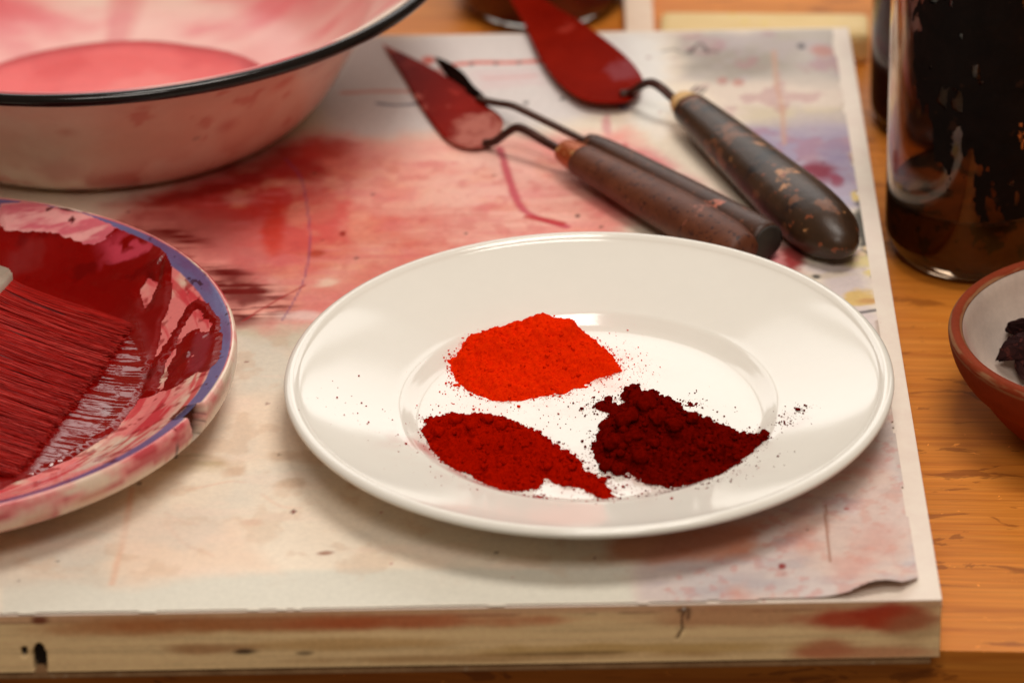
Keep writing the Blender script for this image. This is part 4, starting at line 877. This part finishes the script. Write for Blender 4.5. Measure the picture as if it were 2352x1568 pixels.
def knife_a():
    a, b = px(1306, 350, .0125), px(1712, 578, .0118)
    t = thing('palette_knife', (*((a + b) / 2)[:2], .001), 'palette knife with pointed red diamond blade and reddish handle with copper collar', 'palette knife', None)
    blade('blade', [(878, 103, .0015), (925, 175, .0018), (962, 240, .002), (1000, 295, .0022), (1035, 330, .0025), (1078, 343, .003), (1120, 336, .0034), (1152, 300, .0034), (1152, 272, .003), (1112, 240, .0026), (1050, 195, .0024), (985, 155, .002), (925, 125, .0018)], (1128, 316, .042), m_blade_worn, t)
    V, F = tube(curve_pts([px(1112, 330, .0042), px(1135, 326, .006), px(1165, 305, .0130), px(1188, 293, .0170), px(1215, 303, .0165), px(1255, 327, .0140), px(1300, 351, .0127)], 5), [.0024] * 31, 12, .8); obj('neck', V, F, m_neck, t)
    d = (b - a); handle('collar', a - d * .02, a + d * .085, [(0, .0064), (.3, .0072), (1, .0084)], m_copper, t)
    handle('handle', a + d * .082, b, [(0, .0088), (.15, .0096), (.4, .0112), (.65, .0122), (.85, .0118), (.95, .0105), (1, .0075)], m_hA, t, 28, .82)
def knife_b():
    a, b = px(1352, 328, .0105), px(1764, 556, .0110)
    t = thing('palette_knife', (*((a + b) / 2)[:2], .001), 'slim palette knife with small blackened blade and straight round brown handle', 'palette knife', None)
    blade('blade', [(998, 133, .0012), (1020, 165, .0016), (1045, 200, .002), (1085, 226, .0028), (1116, 236, .0034), (1116, 227, .0034), (1088, 200, .0028), (1066, 172, .0022), (1040, 152, .0018), (1018, 140, .0014)], (1000, 300, .001), m_blade_dark, t)
    V, F = tube(curve_pts([px(1100, 228, .0040), px(1135, 236, .0070), px(1175, 243, .0110), px(1210, 258, .0130), px(1280, 292, .0118), px(1356, 330, .0105)], 5), [.0021] * 26, 12, .8); obj('neck', V, F, m_neck_b, t)
    hb = handle('handle', a, b, [(0, .0046), (.02, .0058), (.2, .0072), (.6, .0088), (.95, .0096), (.985, .0094), (1, .0084)], m_hB, t, 28, .96)
    d = b - a; V, F = tube([b + d * .0002, b + d * .004], [.0083, .0070], 28, .96); child(obj('end_cap', V, F, m_end, None), hb)
def knife_c():
    a, b = px(1570, 236, .0130), px(1948, 574, .0120)
    t = thing('palette_knife', (*((a + b) / 2)[:2], .001), 'palette knife with broad rounded red blade and thick dark swelling handle', 'palette knife', None)
    blade('blade', [(1120, -150, .004), (1140, -80, .0042), (1165, -10, .0045), (1205, 60, .005), (1238, 130, .0055), (1280, 190, .006), (1335, 230, .0065), (1395, 240, .007), (1450, 232, .007), (1478, 195, .007), (1455, 150, .0065), (1400, 100, .006), (1330, 50, .0055), (1250, 0, .005), (1180, -70, .0045), (1140, -120, .0042)], (1465, 175, .030), m_blade, t)
    V, F = tube(curve_pts([px(1425, 218, .0080), px(1450, 212, .0095), px(1475, 196, .0160), px(1496, 190, .0195), px(1520, 203, .0185), px(1545, 225, .0150), px(1574, 240, .0132)], 5), [.0025] * 31, 12, .8); obj('neck', V, F, m_neck, t)
    d = b - a; handle('collar', a - d * .012, a + d * .05, [(0, .0062), (.4, .0076), (1, .0082)], m_cream, t)
    handle('handle', a + d * .046, b, [(0, .0084), (.12, .0100), (.3, .0118), (.5, .0134), (.7, .0152), (.84, .0148), (.93, .0122), (.98, .0074), (1, .0028)], m_hC, t, 28, .84)
knife_a(); knife_b(); knife_c()

# ------------------------------------------------------------------ jars
def jar(name, c, R, H, label, base=.010, wall=.0026, corner=.008, z0=TZ + .0004, mat=None, neck=False):
    t = thing(name, (c[0], c[1], z0), label, 'jar')
    o = [(0, .0012), (R - corner - .006, .0012), (R - corner - .003, .0), (R - corner, .0004), (R - corner * .45, .0022), (R - .0008, corner * .9), (R, corner * 1.8), (R, H * .5), (R, H - .004), (R - .0004, H), (R - wall * .5, H + .001), (R - wall, H)]
    i = [(R - wall, H - .004), (R - wall, H * .5), (R - wall, base + corner * 1.1), (R - wall - .0008, base + corner * .5), (R - wall - corner * .6, base + .0008), (R - wall - corner, base), (0, base - .0006)]
    P = smooth_profile(np.array(o + i) + np.array([0, z0]), 5); V, F = revolve(P, c, 128); obj('glass', V, F, mat or m_glass, t)
    return t
m_glass = glass_mat('clear_glass', (0.93, 0.88, 0.80)); m_brownglass = glass_mat('smoky_glass', (0.66, 0.47, 0.32), 0.06)
# jar caked with black paint
JC, JR, JH = np.array([.1812, .2030]), .0418, .165
jb = jar('glass_jar', JC, JR, JH, 'glass jar caked with streaky black paint beside the board', .008, .0026, .012, mat=m_brownglass)
def black_cake():
    na, nz = 520, 360; a = np.linspace(0, 2 * np.pi, na, endpoint=False); z = np.linspace(TZ + .036, TZ + JH - .008, nz); A, Z = np.meshgrid(a, z); u = np.cos(A); front = np.sin(A) < 0
    zb = np.interp(u, [-1, -.80, -.72, -.6, -.45, -.2, .1, .35, .7, 1], [.2, .085, .065, .048, .038, .030, .008, -.004, .002, .01])
    zb = np.where(front, zb, np.interp(u, [-1, -.85, -.5, 0, 1], [.2, .06, .03, .02, .02]))
    AA = A * JR; str_ = fbm(AA, Z, .0035, 4, 3, .05); fl = fbm(AA, Z, .007, 4, 13)
    val = (Z - zb) + .026 * (str_ - .5) * 2 + .014 * (fl - .5) + .004
    hole = fbm(AA, Z, .007, 5, 23, .016) > .665 + .3 * (Z - zb)
    keep = (val > 0) & ~(hole & front)
    r = np.where(front, JR + .0003 + .0006 * fbm(AA, Z, .006, 3, 33), JR - .0022)
    V = np.stack([JC[0] + r * np.cos(A), JC[1] + r * np.sin(A), Z], -1).reshape(-1, 3); F = grid_faces(na, nz, True); F = F[keep.ravel()[F].all(1)]; us = np.unique(F); re = -np.ones(len(V), int); re[us] = np.arange(len(us))
    tag(obj('black_paint', V[us], re[F], speckle_mat('dried_black_paint', S(10, 7, 6), S(24, 15, 12), .6, 60, [(90, .66, S(40, 22, 14))], .5, 180, spec=.1), jb), 'ragged coat of black paint with dripping lower edge')
black_cake()
P_ = smooth_profile([(0, TZ + .0065), (JR - .012, TZ + .0065), (JR - .0045, TZ + .0105), (JR - .0022, TZ + .018), (JR - .0022, TZ + .0335), (JR - .004, TZ + .0325), (0, TZ + .0322)], 5); V, F = revolve(P_, JC, 96)
obj('added_base_fill', V, F, speckle_mat('amber_fill', S(48, 18, 5), S(120, 56, 12), .4, 40, [(70, .54, S(26, 11, 6))], .1), jb)  # opaque amber fill added to darken the base and block refracted window light
# dark red jar behind it
m_dred = speckle_mat('dark_red_paint_fill', S(60, 6, 3), S(84, 10, 4), .4, 30, (), .1)
def fill(parent, c, R, z0, z1, m, name='paint_fill'):
    P = smooth_profile([(0, z0), (R - .006, z0), (R - .001, z0 + .003), (R, z0 + .008), (R, z1 - .001), (R - .001, z1), (0, z1)], 5); V, F = revolve(P, c, 96); obj(name, V, F, m, parent)
c2 = np.array([.1800, .3370]); j2 = jar('glass_jar', c2, .0370, .13, 'glass jar of dark brownish red paint standing behind the black-caked jar', .006)
fill(j2, c2, .0349, TZ + .0040, TZ + .125, m_dred)
c3 = np.array([-.0135, .4790]); j3 = jar('glass_jar', c3, .0440, .12, 'thick-bottomed glass jar filled with red paint behind the drawing board', .006, .0040, .012)
fill(j3, c3, .0406, TZ + .0055, TZ + .105, speckle_mat('red_paint_fill', S(98, 10, 4), S(128, 20, 6), .4, 30, (), .1))

# ------------------------------------------------------------------ stick and strip behind the board
p0, p1 = px(1470, 96, TZ + .006), px(1462, -60, TZ + .006); d = p1 - p0; d /= np.linalg.norm(d); s_ = np.cross(d, [0, 0, 1])
def bar(name, p0, p1, w, h, z0, mat, label, cat, bev=.0012):
    L = np.linalg.norm((p1 - p0)[:2]); V, F = box(0, L, -w / 2, w / 2, 0, h, bev); o = obj(name, V, F, mat, None, False)
    o.location = (p0[0], p0[1], z0); o.rotation_euler = (0, 0, math.atan2(p1[1] - p0[1], p1[0] - p0[0])); return tag(o, label, cat)
bar('wooden_stick', p0, p0 + d * .25, .0145, .010, TZ + .0003, speckle_mat('white_painted_wood', S(238, 214, 192), S(226, 196, 170), .5, 40, [(80, .68, S(214, 160, 130))], .1), 'flat white painted stick beside the red jar, lying behind the board', 'stick')
q0, q1 = px(1516, 80, TZ + .01), px(1996, 84, TZ + .01); q1 = q1 + (q1 - q0) * 0
bar('wooden_strip', q0, q1, .026, .017, TZ + .0003, speckle_mat('cream_wood_strip', S(234, 206, 150), S(214, 176, 108), .5, 30, [(60, .62, S(226, 196, 120))], .1, stretch=(.3, 1, 1)), 'cream coloured wooden strip lying along the back edge of the board', 'strip', .004)

# ------------------------------------------------------------------ terracotta bowl with charcoal
TC = np.array([.2224, .0459]); 
def terra():
    t = thing('terracotta_bowl', (TC[0], TC[1], TZ), 'terracotta bowl with whitish inside holding dark lumps, on the table', 'bowl')
    o = [(0, TZ + .0005), (.036, TZ + .0005), (.0405, TZ + .0012), (.0470, -.0225), (.0520, -.0160), (.0548, -.0110), (.0562, -.0090), (.0590, -.0068), (.0615, -.0040), (.0648, .0020), (.0668, .0085), (.0674, .0120), (.0672, .0138), (.0664, .0150), (.0652, .0156), (.0632, .0154), (.0618, .0140)]
    i = [(.0616, .0138), (.0606, .0105), (.0585, .0020), (.0545, -.0080), (.049, -.0160), (.042, -.0205), (.030, -.0225), (0, -.0230)]
    o = [(a * 1.033, z) for a, z in o]; i = [(a * 1.033, z) for a, z in i]
    P = smooth_profile(o, 6); V, F = revolve(P, TC, 220); X, Y, Z = V.T
    C = np.ones((len(V), 3)) * S(130, 50, 24); A = np.arctan2(Y - TC[1], X - TC[0]) * .065
    n1 = fbm(A, Z, .02, 5, 3, .006)[:, None]; C *= .8 + .4 * n1
    rimm = (sstep(.009, .0135, Z) * (1 - sstep(.0148, .0154, Z)) * sstep(.42, .6, fbm(A, Z, .012, 4, 5, .0012)))[:, None]; C = C * (1 - .7 * rimm) + S(150, 112, 78) * .7 * rimm
    obj('outer_wall', V, F, attr_mat('terracotta', .7, .12, 500, .25, 350, spec=.12), t, True, C)
    P = smooth_profile(i, 8); V, F = revolve(P, TC, 220); X, Y, Z = V.T; C = np.ones((len(V), 3)) * S(212, 192, 178)
    a1 = sstep(.5, .72, fbm(X, Y, .018, 5, 7))[:, None]; C = C * (1 - .5 * a1) + S(196, 140, 136) * .5 * a1; a2 = sstep(.4, .7, fbm(X, Y, .03, 5, 17))[:, None]; C = C * (1 - .4 * a2) + S(170, 152, 144) * .4 * a2
    obj('inner_glaze', V, F, attr_mat('chalky_glaze', .45, .08, 400, .15, 300), t, True, C)
terra()
m_coal = speckle_mat('dark_maroon_lump', S(36, 20, 20), S(64, 38, 38), .85, 160, [(380, .58, S(90, 48, 44))], .7, 320, spec=.1)
def lump(pts, seed, label):
    """an angular lump: hull of photo pixels with heights, roughened"""
    P = np.array([px(x, y, z) for x, y, z in pts]); c = P.mean(0); rg = np.random.default_rng(seed); bm = bmesh.new()
    for p in P: bm.verts.new(p - c)
    bmesh.ops.convex_hull(bm, input=bm.verts[:]); bmesh.ops.delete(bm, geom=[v for v in bm.verts if not v.link_faces], context='VERTS')
    bmesh.ops.bevel(bm, geom=bm.edges[:], offset=.0006, segments=2, affect='EDGES'); bmesh.ops.triangulate(bm, faces=bm.faces[:])
    bmesh.ops.subdivide_edges(bm, edges=[e for e in bm.edges if e.calc_length() > .002], cuts=3, use_grid_fill=True)
    for v in bm.verts: v.co += Vector(rg.normal(size=3)) * .00022
    bm.verts.index_update(); V = np.array([v.co[:] for v in bm.verts]); F = [[v.index for v in f.verts] for f in bm.faces]; bm.free()
    o = obj('pigment_lump', V, F, m_coal, None, False); o.location = tuple(c); tag(o, label, 'lump', 'dark lumps in the terracotta bowl')
lump([(2287, 832, -.013), (2296, 795, -.004), (2318, 770, .001), (2365, 760, .003), (2390, 790, .0), (2380, 822, -.008), (2335, 822, -.012), (2310, 815, -.014), (2340, 800, -.015), (2380, 800, -.016)], 3, 'wedge-shaped dark lump whose point rests on the whitish inside of the bowl')
lump([(2306, 760, -.006), (2312, 742, .002), (2352, 728, .006), (2400, 735, .006), (2410, 760, .0), (2380, 775, -.004), (2330, 772, -.006), (2350, 750, -.012), (2400, 760, -.014)], 5, 'blocky dark lump on top of the wedge-shaped one in the bowl')
lump([(2328, 842, -.016), (2330, 820, -.010), (2380, 815, -.008), (2410, 850, -.010), (2390, 885, -.015), (2345, 872, -.018), (2340, 850, -.020), (2400, 860, -.021)], 8, 'rounded dark lump wedged underneath the others in the terracotta bowl')
